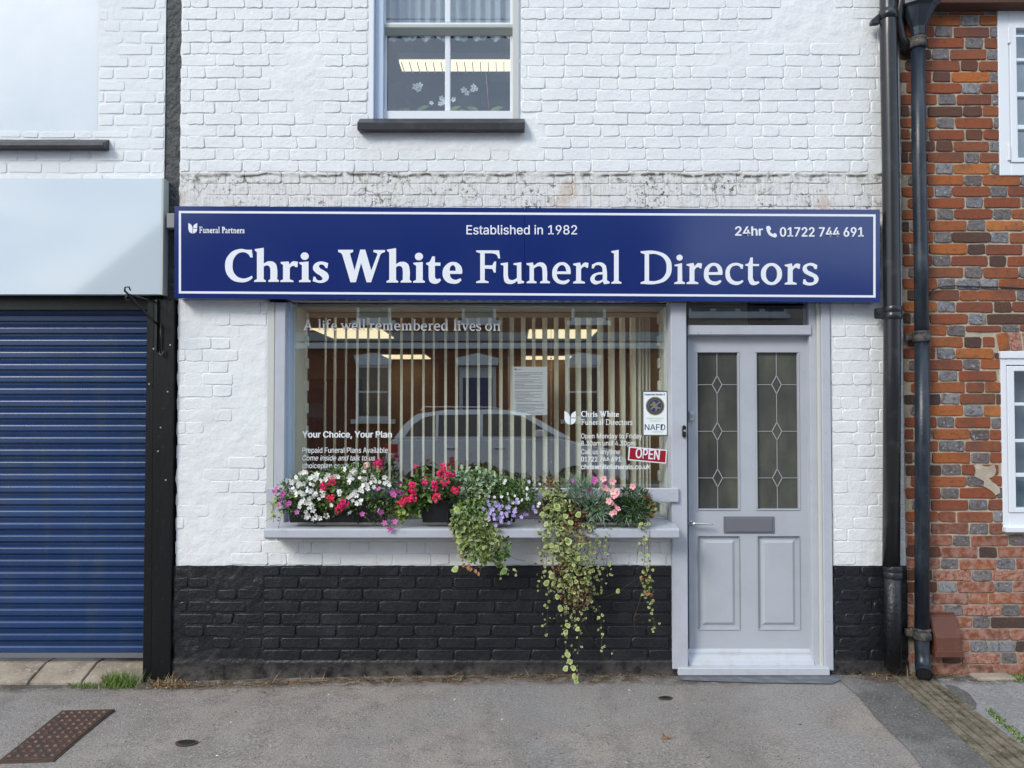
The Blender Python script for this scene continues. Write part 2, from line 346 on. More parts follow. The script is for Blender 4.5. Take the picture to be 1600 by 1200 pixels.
def poly_sheet(name, mt, pts, dz, parent=None, thick=0.0):
    """polygon of ground points (x,y) subdivided and laid on the footway"""
    me = bpy.data.meshes.new(name); bm = bmesh.new()
    vs = [bm.verts.new((p[0],p[1],0)) for p in pts]; bm.faces.new(vs)
    bmesh.ops.triangulate(bm, faces=bm.faces)
    for _ in range(4):
        bmesh.ops.subdivide_edges(bm, edges=[e for e in bm.edges if e.calc_length() > .06], cuts=1, use_grid_fill=False)
        bmesh.ops.triangulate(bm, faces=[f for f in bm.faces if len(f.verts) > 3])
    for v in bm.verts: v.co.z = gz(v.co.x, v.co.y) + dz
    bmesh.ops.recalc_face_normals(bm, faces=bm.faces)
    for f in bm.faces:
        f.smooth = True
        if f.normal.z < 0: f.normal_flip()
    bm.to_mesh(me); bm.free(); me.materials.append(mt)
    o = bpy.data.objects.new(name, me); col.objects.link(o); return child(o, parent)
def gp(*a): return [tuple(G(px,py).xy) for px,py in a]
# dark patch strip right of the doorway, joint curving
tag(poly_sheet('dark_asphalt_strip', M['asphalt2'], gp((1304,1056),(1322,1072),(1342,1090),(1368,1122),(1392,1146),(1420,1172),(1450,1210),(1480,1240),(1600,1240),(1556,1200),(1480,1135),(1392,1062),(1385,1054)), .005), kind='structure')
tag(poly_sheet('right_asphalt', M['asphalt3'], gp((1460,1062),(1500,1095),(1560,1140),(1640,1205),(1900,1205),(1900,1050),(1600,1056),(1540,1052)), .005), kind='structure')
tag(poly_sheet('tar_patch', M['asphalt2'], gp((1476,1072),(1492,1074),(1514,1086),(1526,1102),(1524,1111),(1508,1106),(1490,1092)), .010), kind='structure')
M['slurry'] = mat('dark_slurry', (.13,.14,.16), .8, .3, var=[((.20,.20,.21),12,.45,.65)], bump=[(80,.6,.006)])
tag(poly_sheet('doorstep_mortar', M['slurry'], gp((1056,1054),(1300,1054),(1318,1062),(1300,1070),(1180,1068),(1066,1064)), .006), kind='structure')

# ------------------------------------------------------------------ bricks
def brick_mesh(name, w, h, front, seed, jit=.0016, ch=.0035, back=.018):
    rnd = random.Random(seed); x, z = w/2, h/2; c = min(.008, h*.16)
    pr = [(-x,-z+c),(-x+c,-z),(0,-z),(x-c,-z),(x,-z+c),(x,z-c),(x-c,z),(0,z),(-x+c,z),(-x,z-c)]
    pr = [(a+rnd.uniform(-jit,jit)*1.3, b+rnd.uniform(-jit,jit)) for a,b in pr]
    vs = [(a,back,b) for a,b in pr] + [(a,-front+ch,b) for a,b in pr]
    for a,b in pr:
        k = 1-ch/x*1.3*rnd.uniform(.7,1.5); q = 1-ch/z*rnd.uniform(.7,1.4)
        vs.append((a*k, -front+rnd.uniform(-.0006,.0006), b*q))
    n = 10; fs = []
    for r in (0,1):
        for i in range(n): fs.append((r*n+i, r*n+(i+1)%n, (r+1)*n+(i+1)%n, (r+1)*n+i))
    fs.append(tuple(range(2*n,3*n)))
    me = bpy.data.meshes.new(name); me.from_pydata(vs, [], fs)
    for p in me.polygons: p.use_smooth = True
    me.polygons[-1].use_smooth = False
    return me
def courses(x0, x1, z0, z1, ch, bond, sw, hw, jt, seed, start=0):
    """rows of (xa,xb,za,zb,is_header)"""
    rnd = random.Random(seed); out = []; z = z0; k = start
    while z < z1-.01:
        if bond == 'stretcher': pat = [sw]; off = -(sw+jt)*(.5 if k % 2 else 0)
        else: pat = [sw,hw]; off = -((sw+hw+2*jt)*.5 if k % 2 else 0) - rnd.uniform(0,.01)
        off -= rnd.uniform(0,.02)
        x = x0+off; i = 0
        while x < x1:
            w = pat[i % len(pat)]*(rnd.uniform(.95,1.05) if rnd.random() > .07 or bond == 'stretcher' else rnd.uniform(.6,1.5))
            a, b = max(x,x0), min(x+w,x1)
            if b-a > .035: out.append((a,b,z,min(z+ch-jt,z1),w < (sw+hw)/2 if bond != 'stretcher' else False))
            x += w+jt; i += 1
        z += ch; k += 1
    return out
def clip(rects, holes):
    for (hx0,hx1,hz0,hz1) in holes:
        new = []
        for (a,b,c,d,h) in rects:
            if b <= hx0 or a >= hx1 or d <= hz0+.012 or c >= hz1-.012: new.append((a,b,c,d,h)); continue
            if c < hz0 and hz0-c > .03: new.append((a,b,c,hz0-.004,h)); continue
            if d > hz1 and d-hz1 > .03: new.append((a,b,hz1+.004,d,h)); continue
            if a < hx0-.03: new.append((a,hx0-.006,c,d,h))
            if b > hx1+.03: new.append((hx1+.006,b,c,d,h))
        rects = new
    return rects
def lay(rects, parent, picker, y=0.0, front=.004, cap=300, seed=1, jit=.0016, ch=.0035, dj=.0012, drop=0.0, name='brick', wz=.0, inview=lambda r: True, back=.018):
    """bricks as parts of parent; what is over the cap becomes one stuff part"""
    rnd = random.Random(seed); W = {}; stuff = MB(); smats = []
    for hdr in (0,1):
        W[hdr] = [brick_mesh(name, .213 if not hdr else .103, .063, front, seed*31+i+hdr*50, jit, ch, back) for i in range(8)]
    rects = [r for r in rects if rnd.random() >= drop]
    order = sorted(range(len(rects)), key=lambda i: (not inview(rects[i]), -(rects[i][1]-rects[i][0])*(rects[i][3]-rects[i][2])))
    single = set(order[:cap])
    for i, (a,b,c,d,h) in enumerate(rects):
        w, hh = b-a, d-c; me = rnd.choice(W[1 if w < .15 else 0]); bw = .103 if w < .15 else .213
        m = picker(rnd, h, (a+b)/2, (c+d)/2)
        loc = Vector(((a+b)/2, y+rnd.uniform(-dj,dj), (c+d)/2 + wz*noise.noise(Vector(((a+b)*.8, c*3, seed))))); sc = (w/bw, 1, hh/.063)
        if i in single:
            o = bpy.data.objects.new(name, me); col.objects.link(o); o.scale = sc; o.location = loc
            o.rotation_euler = (0, rnd.uniform(-.006,.006), 0)
            if not me.materials: me.materials.append(m)
            o.material_slots[0].link = 'OBJECT'; o.material_slots[0].material = m
            child(o, parent)
        else:
            if m not in smats: smats.append(m)
            vs = [(v.co.x*sc[0]+loc.x, v.co.y+loc.y, v.co.z*sc[2]+loc.z) for v in me.vertices]
            stuff.add(vs, [tuple(p.vertices) for p in me.polygons], smats.index(m), True); stuff.sm[-1] = False
    if stuff.v: tag(stuff.build('brickwork', smats, parent), kind='stuff')
def relief(name, mt, parent, xs, zs, holes, dfun, y=0.0, wob=None):
    """displaced wall face between grid lines, skipping holes, with depth behind"""
    mb = MB(); idx = {}
    def vid(i,j):
        if (i,j) not in idx:
            x, z = xs[i], zs[j]; xx = x
            if wob: xx += wob(x,z)
            idx[(i,j)] = len(mb.v); mb.v.append((xx, y-dfun(x,z), z))
        return idx[(i,j)]
    for i in range(len(xs)-1):
        cxx = (xs[i]+xs[i+1])/2
        for j in range(len(zs)-1):
            cz = (zs[j]+zs[j+1])/2
            if any(a < cxx < b and c < cz < d for a,b,c,d in holes): continue
            mb.f.append((vid(i,j),vid(i+1,j),vid(i+1,j+1),vid(i,j+1))); mb.m.append(0); mb.sm.append(True)
    return mb.build(name, mt, parent)
def lines(marks, step):
    marks = sorted(set(round(m,4) for m in marks)); out = []
    for a, b in zip(marks, marks[1:]):
        n = max(1, round((b-a)/step)); out += [a+(b-a)*k/n for k in range(n)]
    return out+[marks[-1]]
def nz(x, z, s, k=0): return noise.noise(Vector((x*s, z*s, k)))

# ------------------------------------------------------------------ the shop building
XL = P(278,600).x; XR = P(1410,500).x; ZT = 5.7
shop = thing('shop_building', 'white painted brick shop with black plinth and sash window above its blue sign', 'building', (0,0,0))
wx0,wx1,_,wz1 = RC(576,-105,813,178); wz0 = P(690,190).z; wz1 = P(690,-105).z
sx0,sx1,sz0,sz1 = RC(419,470,1060,842); sz0 = P(740,842,-.185).z-.012; sz1 = P(740,440).z
ddx0,ddx1,dz0,dz1 = RC(1058,445,1300,1060); dz0 = -.1; dz1 = P(1180,440).z
sgn = (P(276,400).x, P(1374,400).x, P(800,462).z, P(800,334).z)
HW = (wx0,wx1,wz0,wz1); HS = (sx0,sx1,sz0,sz1); HD = (ddx0,ddx1,dz0,dz1)
def rough_zone(x, z):
    """how much thick render swallows the joints: lower left pier, right pier, odd patches"""
    r = max(0, nz(x,z,1.9,9)-.18)*1.9
    if z < 2.35 and x < -1.5: r = max(r, .42+.9*nz(x,z,3,4))
    if z < 2.3 and x > 1.95: r = max(r, .35+.6*nz(x,z,2,4))
    if abs(x+.35) < .55 and 3.2 < z < 3.42: r = max(r, .75)
    return r
def wall_d(x, z):
    r = rough_zone(x,z)
    return -.0010 + .0026*nz(x,z,7) + .0012*nz(x,z,30) + r*(.0058 + .004*nz(x,z,13,2) + .0022*nz(x,z,40,5))
def wobL(x, z):
    if abs(x-XL) < 1e-3: return .006*nz(0,z,14) - .004*(1 if math.sin(z*2*math.pi/.146) > 0 else 0)
    return 0
def kz(px, py): return P(px,py).z
wallp = relief('wall', M['white'], shop, lines([XL,sx0,wx0,wx1,sx1,ddx0,ddx1,XR],.013), lines([ZPL,dz1,sz0,sz1,wz0,wz1,ZT],.013), [HW,HS,HD], wall_d, 0.0, wobL)
wr = clip(courses(XL+.004, XR-.004, ZPL+.006, ZT-.8, .0731, 'flemish', .222, .106, .0048, 5), [HW,HS,HD,sgn])
wr = [r for r in wr if rough_zone((r[0]+r[1])/2,(r[2]+r[3])/2) < .55]
vis = lambda r: r[2] < P(800,-10).z
lay(wr, wallp, lambda r,h,x,z: M['white'], 0, .0038, 300, 3, .0030, .0026, .0018, .0, wz=.007, inview=vis, back=.012)
# right return of the corner and solid core
core = MB().box(XL+.02,sx0,.03,.33,0,ZT).box(sx0,sx1,.03,.30,0,sz0-.004).box(sx0,wx0,.03,.33,sz1,ZT).box(wx0,wx1,.03,.33,sz1,wz0-.004).box(wx1,sx1,.03,.33,sz1,ZT).box(wx0,wx1,.03,.33,wz1,ZT)
core.box(ddx1,XR-.012,.03,.33,0,ZT).box(sx1,ddx1,.03,.33,dz1,ZT)
core.build('core', M['white'], shop)
MB().box(XR-.012,XR,.0,.33,ZPL,ZT).build('corner', M['white'], shop)
# plinth
def pl_d(x, z):
    sk = z < P(700,1031).z
    if sk: return .014 + .002*nz(x,z,6) + .0012*nz(x,z,26)
    r = (1.0 if x < P(415,950).x else 0)*.9 + (.75 if x > ddx1 else 0)
    return .0035 + .0022*nz(x,z,9) + r*(.0075 + .0075*nz(x,z,8,2) + .005*nz(x,z,24,5))
plx = lines([XL-.012,sx0,ddx0],.012); plz = lines([-.12,ZPL-.003],.012)
plinth = relief('plinth', M['black'], shop, plx, plz, [], pl_d, 0.0, lambda x,z: (.009*nz(0,z,11) if abs(x-XL+.012) < 1e-3 else 0))
plinth2 = relief('plinth', M['black'], shop, lines([ddx1+.001,XR+.004],.012), plz, [], pl_d, 0.0)
for a,b in ((XL-.012,ddx0),(ddx1+.001,XR)):
    tp = MB()
    n = int((b-a)/.02); up_ = [(a+(b-a)*i/n, ZPL+.001+.005*nz(a+(b-a)*i/n,0,5)+.003*nz(a+(b-a)*i/n,0,19)) for i in range(n+1)]
    for (xa_,za_),(xb_,zb_) in zip(up_, up_[1:]): tp.add([(xa_,-.0065,ZPL-.016),(xb_,-.0065,ZPL-.016),(xb_,-.0058,zb_),(xa_,-.0058,za_),(xa_,.01,za_),(xb_,.01,zb_)], [(0,1,2,3),(3,2,5,4)])
    tp.build('plinth_top', M['black'], shop)
pr = courses(P(412,950).x, ddx0-.004, P(700,1031).z, ZPL-.004, .0728, 'stretcher', .226, .1, .0095, 11)
lay(pr, plinth, lambda r,h,x,z: M['black'], 0, .0115, 300, 4, .0016, .004, .0012, wz=.002)
pr = courses(P(280,950).x, P(412,950).x-.006, P(700,1012).z, ZPL-.06, .0728, 'flemish', .23, .11, .011, 12)
lay(pr, plinth, lambda r,h,x,z: M['black'], 0, .0150, 300, 14, .004, .005, .005, .15, wz=.006)
pr = courses(ddx1+.006, XR-.004, P(700,1031).z, ZPL-.004, .0728, 'flemish', .22, .1, .010, 15)
lay(pr, plinth2, lambda r,h,x,z: M['black'], 0, .0125, 300, 16, .003, .005, .003, .1, wz=.004)

# --- sash window over the sign
w = thing('sash_window', None, None); del_ = w; col.objects.unlink(w); bpy.data.objects.remove(w)
def emptypart(name, parent):
    o = bpy.data.objects.new(name, None); col.objects.link(o); o.parent = parent; return o
sw = emptypart('sash_window', shop)
bz0, bz1 = wz0, wz1
xa,xb = wx0,wx1
MB().box(xa+.001,P(584,100).x,-.004,.05,bz0,bz1).build('outer_frame', M['upvc'], sw, .003)
MB().box(P(584,100).x+.001,P(600,100,.05).x,.03,.14,bz0,bz1).build('frame', M['upvcb'], sw, .003)  # bluish shade of the left reveal painted into its colour
MB().box(P(801,100,.05).x,xb-.006,.03,.14,bz0,bz1).build('frame', M['frame2'], sw, .003)  # warm sunlight on the right reveal painted in as cream
MB().box(xb-.005,xb-.0005,-.003,.05,bz0,bz1).build('frame', M['upvcb'], sw)
MB().box(xa,xb,.0,.14,bz1-.04,bz1).build('frame', M['upvc'], sw, .003)
def sash(r, ys, ymid, nm, bars, thick=.034, rails=(6,6,6,6)):
    """r photo rect of the pane area"""
    x0,x1,z0,z1 = RC(*r, y=ys)
    l,rr,t,b_ = [k/250 for k in rails]
    mb = MB().box(x0-l,x0,ys,ys+thick,z0-b_,z1+t).box(x1,x1+rr,ys,ys+thick,z0-b_,z1+t).box(x0,x1,ys,ys+thick,z1,z1+t).box(x0,x1,ys,ys+thick,z0-b_,z0)
    mb.build(nm, M['upvc'], sw, .003)
    xm = P(699.5,100,ys).x
    MB().box(xm-.017,xm+.017,ys+.002,ys+thick-.002,z0,z1).build('glazing_bar', M['upvc'], sw, .004)
    for a,b in ((x0,xm-.017),(xm+.017,x1)):
        MB().box(a,b,ys+.014,ys+.018,z0,z1).build('pane', M['glass2'], sw)
sash((602,-90,797,35), .065, 0, 'upper_sash', 1, rails=(5,5,8,7))
sash((604,53,797,173), .105, 0, 'lower_sash', 1, rails=(7,7,9,5))
x0,x1,z0,z1 = RC(597,37,803,52,y=.06)
MB().box(wx0+.02,wx1-.02,.06,.14,wz0-.002,P(700,177,.10).z).build('bottom_rail', M['upvc'], sw, .002)
MB().prism([(.058,z1-.004),(.058,z1-.024),(.105,z0+.006),(.105,z1-.004)], x0, x1, 'x').build('meeting_rail', M['fasciaedge'], sw, .002)
for xx in (x0-.028, x1+.002):
    MB().prism([(.05,z1-.03),(.062,z0-.02),(.075,z0-.02),(.075,z1-.03)], xx, xx+.022, 'x').build('sash_horn', M['upvc'], sw, .003)
# sill
x0,x1,z0,z1 = RC(558,178,820,203,y=-.065)
zc = P(690,191,-.065).z
MB().prism([(.03,z0+.01),(-.062,z0),(-.068,zc),(-.06,zc+.004),(.0,z1-.002),(.10,z1+.006),(.10,z0+.01)], x0, x1, 'x').build('sill', M['sill'], shop, .004)

M['wboard'] = mat('grey_white_paint', (.50,.525,.57), .45, .45, var=[((.44,.45,.46), 14, .5, .75),((.32,.31,.29), 45, .66, .76)], bump=[(60,.1,.002)])
M['redtile'] = mat('red_brown_tile', (.25,.07,.055), .6, .4)
# --- shop window carcass (frame stays part of the building)
sf = emptypart('shop_window_frame', shop)
bxp('casing', M['frame2'], sf, (417,472,428,842), -.012, .12)
bxp('mullion', M['frame'], sf, (428.5,472,445,842), -.022, .14, .004)
bxp('inner_lining', M['upvcb'], sf, (446,472,452,840), .02, .16)  # blue shade on this left reveal is part of its colour
x0,x1,z0,z1 = RC(446,472,1045,842,y=.05)
MB().box(x0,x1,.03,.14,z0,P(700,812,.06).z).build('bottom_rail', M['frame'], sf, .003)
MB().box(x0,x1,.03,.14,P(700,473,.1).z+.002,sz1).build('head_rail', M['frame'], sf, .003)
bxp('inner_lining', M['reveal'], sf, (1045,472,1047,840), .05, .098)
bxp('casing', M['frame2'], sf, (1047.2,472,1049.4,842), .01, .12)
gx0 = P(452,650,.08).x; gx1 = P(1045,650,.08).x; gz0 = P(700,811,.08).z; gz1 = P(700,474,.08).z
GY = .08
MB().box(gx0-.01,gx1+.01,GY,GY+.006,gz0-.02,gz1+.02).build('glass_pane', M['glass'], sf)
bxp('red_strip', M['redtile'], sf, (600,796,852,811), .09, .12)
# sill with rounded nose
x0,x1,z0,z1 = RC(412,826,1062,842,y=-.185)
MB().prism([(.05,z0-.01),(-.175,z0),(-.185,z0+.008),(-.185,z1-.008),(-.178,z1),(.05,z1+.018)], x0, x1, 'x').build('shop_window_sill', M['frame'], shop, .003)
MB().box(x0+.03,x1-.02,-.03,.03,z0-.03,z0-.0105).build('sill_fillet', M['frame'], shop, .003)
# flower guard rail: its own board screwed across the opening
x0,x1,z0,z1 = RC(415,763,1061,785,y=-.055)
rail = MB().box(x0,x1,-.052,-.027,z0,z1).build('guard_rail', M['frame'], shop, .004)
for q in (P(1050,769,-.054),P(1050,781,-.054)):
    MB().tube([(q.x,-.050,q.z),(q.x,-.0545,q.z)], .006, 10).build('screw', M['frame2'], rail)

# --- door case
dc = emptypart('door_frame', shop)
bxp('post', M['frame'], dc, (1049.5,472,1074,1046), -.03, .12, .004)
bxp('post', M['frame'], dc, (1286,472,1300,1048), -.02, .12, .004)
bxp('jamb', M['frame2'], dc, (1279.5,472,1284.5,1044), -.004, .12, .003)
bxp('jamb', M['frame'], dc, (1267,472,1277.5,1042), .018, .12, .003)
bxp('transom', M['frame'], dc, (1075,508,1268,523), .004, .12, .003)
bxp('threshold', M['wboard'], dc, (1060,1044,1297,1056), -.045, .12, .004)
MB().box(P(1076,490,.05).x,P(1266,490,.05).x,.045,.051,P(1170,507,.05).z,dz1-.01).build('transom_light', M['glass2'], dc)
# the leaf
door = emptypart('door', shop)
DY = .062
lx0,lx1,lz0,lz1 = RC(1076,524.5,1266,1038,y=DY)
def PX(px,py=800): return P(px,py,DY).x
def PZ(py): return P(1170,py,DY).z
pL = (PX(1091),PX(1154)); pR = (PX(1184),PX(1248)); gzr = (PZ(795),PZ(551)); bzr = (PZ(983),PZ(838))
# leaf as stiles and rails round the openings
lf = MB()
for a,b in ((lx0,pL[0]),(pL[1],pR[0]),(pR[1],lx1)): lf.box(a,b,DY,DY+.044,lz0,lz1)
for a,b in (pL,pR):
    for c,d in ((lz0,bzr[0]),(bzr[1],gzr[0]),(gzr[1],lz1)): lf.box(a,b,DY,DY+.044,c,d)
lf.build('leaf', M['door'], door)
def moulding(x0,x1,z0,z1,w=.010,name='bead'):
    mb = MB()
    for k,(dw,y) in enumerate(((0,DY-.006),)):
        mb.prism([(x0-w,z0-w),(x1+w,z0-w),(x1+w,z0),(x0-w,z0)], y, DY+.001).prism([(x0-w,z1),(x1+w,z1),(x1+w,z1+w),(x0-w,z1+w)], y, DY+.001)
        mb.prism([(x0-w,z0+.0001),(x0,z0+.0001),(x0,z1-.0001),(x0-w,z1-.0001)], y, DY+.001).prism([(x1,z0+.0001),(x1+w,z0+.0001),(x1+w,z1-.0001),(x1,z1-.0001)], y, DY+.001)
    return mb.build(name, M['door'], door, .003, 2)
for (a,b) in (pL,pR):
    moulding(a,b,*gzr)
    pn = MB().box(a,b,DY+.016,DY+.022,gzr[0],gzr[1]).build('pane', M['obscure'], door)
    # lead cames: centre line, cross lines, three diamonds
    xm = (a+b)/2; yl = DY+.011; zs = [PZ(601),PZ(674),PZ(747)]; hh, hw = .056, .030
    mb = MB(); t = .0021
    cuts = [gzr[1]]
    for z in zs: cuts += [z+hh, z-hh]
    cuts.append(gzr[0])
    for k in range(0,len(cuts),2): mb.box(xm-t,xm+t,yl,yl+.005,cuts[k+1],cuts[k])
    for z in zs:
        mb.box(a,xm-hw,yl,yl+.005,z-t,z+t); mb.box(xm+hw,b,yl,yl+.005,z-t,z+t)
        dd = [(xm,z+hh),(xm+hw,z),(xm,z-hh),(xm-hw,z)]
        for (p,q),(r_,s_) in zip(dd, dd[1:]+dd[:1]):
            dv = Vector((r_-p,s_-q)).normalized(); nn = Vector((-dv.y,dv.x))*.0028
            mb.prism([(p-nn.x,q-nn.y),(r_-nn.x,s_-nn.y),(r_+nn.x,s_+nn.y),(p+nn.x,q+nn.y)], yl-.001, yl+.004)
    mb.build('lead_came', M['lead'], door)
    for z in zs:
        MB().prism([(xm,z+hh-.012),(xm+hw-.006,z),(xm,z-hh+.012),(xm-hw+.006,z)], yl+.003, yl+.009).build('bevelled_diamond', M['obscure'], door, .002)
    # raised and fielded lower panel
    z0,z1 = bzr; y0 = DY+.014; i1 = .022; i2 = .040
    mb = MB()
    v = [(a,y0,z0),(b,y0,z0),(b,y0,z1),(a,y0,z1)]
    v += [(a+i1,y0,z0+i1),(b-i1,y0,z0+i1),(b-i1,y0,z1-i1),(a+i1,y0,z1-i1)]
    v += [(a+i2,DY+.002,z0+i2),(b-i2,DY+.002,z0+i2),(b-i2,DY+.002,z1-i2),(a+i2,DY+.002,z1-i2)]
    v += [(a,y0+.02,z0),(b,y0+.02,z0),(b,y0+.02,z1),(a,y0+.02,z1)]
    fs = [(k*4+i,k*4+(i+1)%4,k*4+4+(i+1)%4,k*4+4+i) for k in (0,1) for i in range(4)] + [(8,9,10,11)] + [(12+i,12+(i+1)%4,(i+1)%4,i) for i in range(4)] + [(15,14,13,12)]
    mb.add(v, fs).build('panel', M['door'], door)
    moulding(a,b,z0,z1,.006,'bead')
x0,x1,z0,z1 = RC(1131,807,1210,833,y=DY-.006)
lp = MB().box(x0,x1,DY-.008,DY-.0002,z0,z1).build('letterplate', M['slate_grey'], door, .002)
f = .014
MB().box(x0+f,x1-f,DY-.0135,DY-.0085,z0+f*.55,z1-f*.6).build('flap', M['slate_grey'], door, .003)
# lever handle
q = P(1079.5,817,DY-.01)
hb = MB(); hb.tube([(q.x,DY,q.z),(q.x,DY-.008,q.z)], .0155, 20); hb.tube([(q.x,DY-.008,q.z),(q.x,DY-.045,q.z),(q.x+.02,DY-.050,q.z+.001),(q.x+.06,DY-.050,q.z-.001),(q.x+.105,DY-.048,q.z-.003),(q.x+.125,DY-.046,q.z-.005)], [.008,.008,.0085,.0085,.006,.004], 12)
hb.build('handle', M['chrome'], door)
q = P(1079,650,DY-.01); mb = MB().box(q.x-.009,q.x+.018,DY-.022,DY-.0005,q.z-.030,q.z+.032)
mb.build('lock_case', M['frame'], door, .004)
MB().tube([(q.x+.002,DY-.0225,q.z),(q.x+.002,DY-.028,q.z)], .010, 16).build('lock_cylinder', M['chrome'], door)
x0,x1,z0,z1 = RC(1075.5,1016,1271,1040,y=DY-.04)
MB().prism([(DY-.0005,z0),(DY-.058,z0),(DY-.058,z0+.010),(DY-.048,z0+.032),(DY-.030,z0+.050),(DY-.020,z0+.058),(DY-.018,z0+.075),(DY-.0005,z1)], x0, x1, 'x').build('weatherboard', M['wboard'], door, .002)
# bell push on the door post
q = P(1068.5,674,-.032)
bell = thing('doorbell', 'small black doorbell with grey button on the pale post left of the door', 'doorbell', (q.x,-.032,q.z))
MB().box(q.x-.011,q.x+.011,-.050,-.0305,q.z-.036,q.z+.036).build('case', M['blacksteel'], bell, .005, 2)
MB().tube([(q.x+.001,-.0505,q.z+.004),(q.x+.001,-.055,q.z+.004)], .0075, 16).build('button', M['greywall'], bell)

# ------------------------------------------------------------------ left neighbour
left = thing('left_building', 'white brick neighbour with pale boarded window and shutter doorway, left', 'building', (-3,0,0))
LX0, LX1 = -4.6, P(257,250).x
bwx1 = P(154,100).x; bwz0 = P(80,205).z; shz1 = P(120,462).z; shx1 = P(222,800,.0).x
lzb = P(120,440).z
HL = [(LX0,bwx1,bwz0,ZT-.6)]
def lw_d(x,z):
    r = max(0, nz(x,z,1.3,19))*1.3 + .35
    return -.001 + .002*nz(x,z,9,7) + r*(.004+.003*nz(x,z,12,8)+.0018*nz(x,z,38,3))
lwall = relief('wall', M['white2'], left, lines([LX0,bwx1,LX1],.02), lines([lzb,bwz0,ZT-.6,ZT],.02), HL, lw_d, 0)
lr = clip(courses(LX0, LX1-.004, lzb+.01, ZT-.8, .0735, 'flemish', .214, .100, .0105, 21), HL)
lay([r for r in lr if r[1] > P(-10,200).x], lwall, lambda r,h,x,z: M['white2'], 0, .0035, 300, 22, .0022, .0035, .0014, .05, wz=.006, inview=vis, back=.012)
MB().box(LX0,LX1-.005,.03,.33,lzb,bwz0-.03).box(bwx1+.001,LX1-.005,.03,.33,bwz0-.03,ZT).box(LX0,bwx1+.001,.05,.33,ZT-.6,ZT).build('core', M['white2'], left)
MB().box(LX0,bwx1-.001,.006,.05,bwz0-.02,ZT-.6).build('boarded_window', M['board'], left, .003)
x0,x1,z0,z1 = RC(-200,205,162,230,y=-.07)
zc = P(80,222,-.07).z
MB().prism([(.03,z0+.006),(-.066,z0),(-.072,z0+.008),(-.072,zc),(-.06,zc+.004),(.04,z1),(.04,z0+.006)], x0, x1, 'x').build('sill', M['sill'], left, .004)
# dark joint between the two fronts, upper part
gx0,gx1_ = P(258,200).x, P(286,200).x
joint = relief('corner_strip', M['postdark'], left, lines([gx0,gx1_+.01],.012), lines([P(270,470).z,ZT],.012), [], lambda x,z: .006+.006*nz(x,z,8,1)+.003*nz(x,z,30,1), .012)
# shutter recess sides
MB().box(shx1+.002,XL-.012,.06,.4,-.1,lzb).build('pier', M['blackwood'], left)
MB().box(LX0,shx1+.002,.30,.4,lzb-.3,lzb).build('lintel', M['blackwood'], left)
# black boarded pilaster, leaning a little
pa = thing('boarded_pilaster', 'tall black painted boarded pilaster between blue shutter and white shop', 'pilaster', (P(248,900).x,0,0))
yt = P(248,467,-.03).z; yb = -.08
XPR = XL-.014
def quadbox(name, m, par, xt0,xt1,xb0,xb1,y0,y1,z0,z1,bev=.004):
    v = [(xb0,y0,z0),(xb1,y0,z0),(xb1,y1,z0),(xb0,y1,z0),(xt0,y0,z1),(xt1,y0,z1),(xt1,y1,z1),(xt0,y1,z1)]
    return MB().add(v, [(0,3,2,1),(4,5,6,7),(0,1,5,4),(1,2,6,5),(2,3,7,6),(3,0,4,7)]).build(name, m, par, bev)
xt0,xt1 = P(228,467,-.03).x, P(240,467,-.03).x; xb0,xb1 = P(221,1050,-.03).x, P(236,1050,-.03).x
quadbox('side_board', M['blackwood'], pa, xt0,xt1-.002,xb0,xb1-.002,-.018,.06,yb,yt)
quadbox('front_board', M['blackwood'], pa, xt1,XPR,xb1,XPR,-.030,.06,yb,yt)
for px,py in ((266,539),(240,545),(262,612),(233,600),(251,668),(259,750),(247,705)):
    q = P(px,py,-.032); MB().tube([(q.x,-.0295,q.z),(q.x,-.034,q.z)], .005, 8).build('nail_head', M['lead'], pa)
# roller shutter
sh = thing('roller_shutter', 'closed blue metal roller shutter of horizontal slats in the left doorway', 'shutter', (-3.3,.12,0))
SY = .13
ztop = P(100,489,SY).z; zbot = P(100,1027,SY).z; pitch = .0765; nsl = int((ztop-zbot-.03)/pitch)
z = zbot+.035
xs0, xs1 = LX0, shx1+.02
slat_me = None; k = 0
prof = [(.004,0),(-.019,.0005),(-.0215,.004),(-.0215,.030),(-.0200,.0345),(-.0155,.0395),(-.008,.0415),(-.0105,.050),(-.0155,.062),(-.0155,.065),(-.004,.068),(-.004,.0745),(.004,.0745)]
while z < ztop:
    if slat_me is None:
        o = MB().prism([(y,zz) for y,zz in prof], xs0, xs1, 'x').build('slat', M['shutter'], None); slat_me = o.data
        o.parent = sh; o.location = (-sh.location.x, SY-sh.location.y, z)
    else:
        o = bpy.data.objects.new('slat', slat_me); col.objects.link(o); o.parent = sh; o.location = (-sh.location.x, SY-sh.location.y+random.uniform(-.0008,.0008), z)
    z += pitch
MB().box(xs0,xs1,SY-.018,SY+.004,zbot,zbot+.034).build('bottom_rail', M['slate_grey'], sh, .003)
MB().box(xs0,xs1,SY+.006,SY+.012,zbot,ztop+.05).build('backing', M['blacksteel'], sh)
MB().box(xs0,xs1,SY-.06,.4,ztop+.01,lzb).build('shutter_box', M['blacksteel'], sh, .004)
# threshold slabs
th = thing('threshold_step', 'worn buff stone threshold slabs below the blue shutter', 'doorstep', (-3.3,0,0))
for a,b in ((-160,-60),(-58,45),(47,128),(130,221)):
    x0 = P(a,1050,-.05).x; x1 = P(b,1050,-.05).x
    zz = .036+random.uniform(-.003,.003); MB().prism([(.25,zz),(.11,zz),(-.045,gz(x0,0)+.022),(-.06,gz(x0,0)+.008),(-.06,-.2),(.25,-.2)], x0, x1-.004, 'x').build('slab', M['stone'], th, .004, 2)
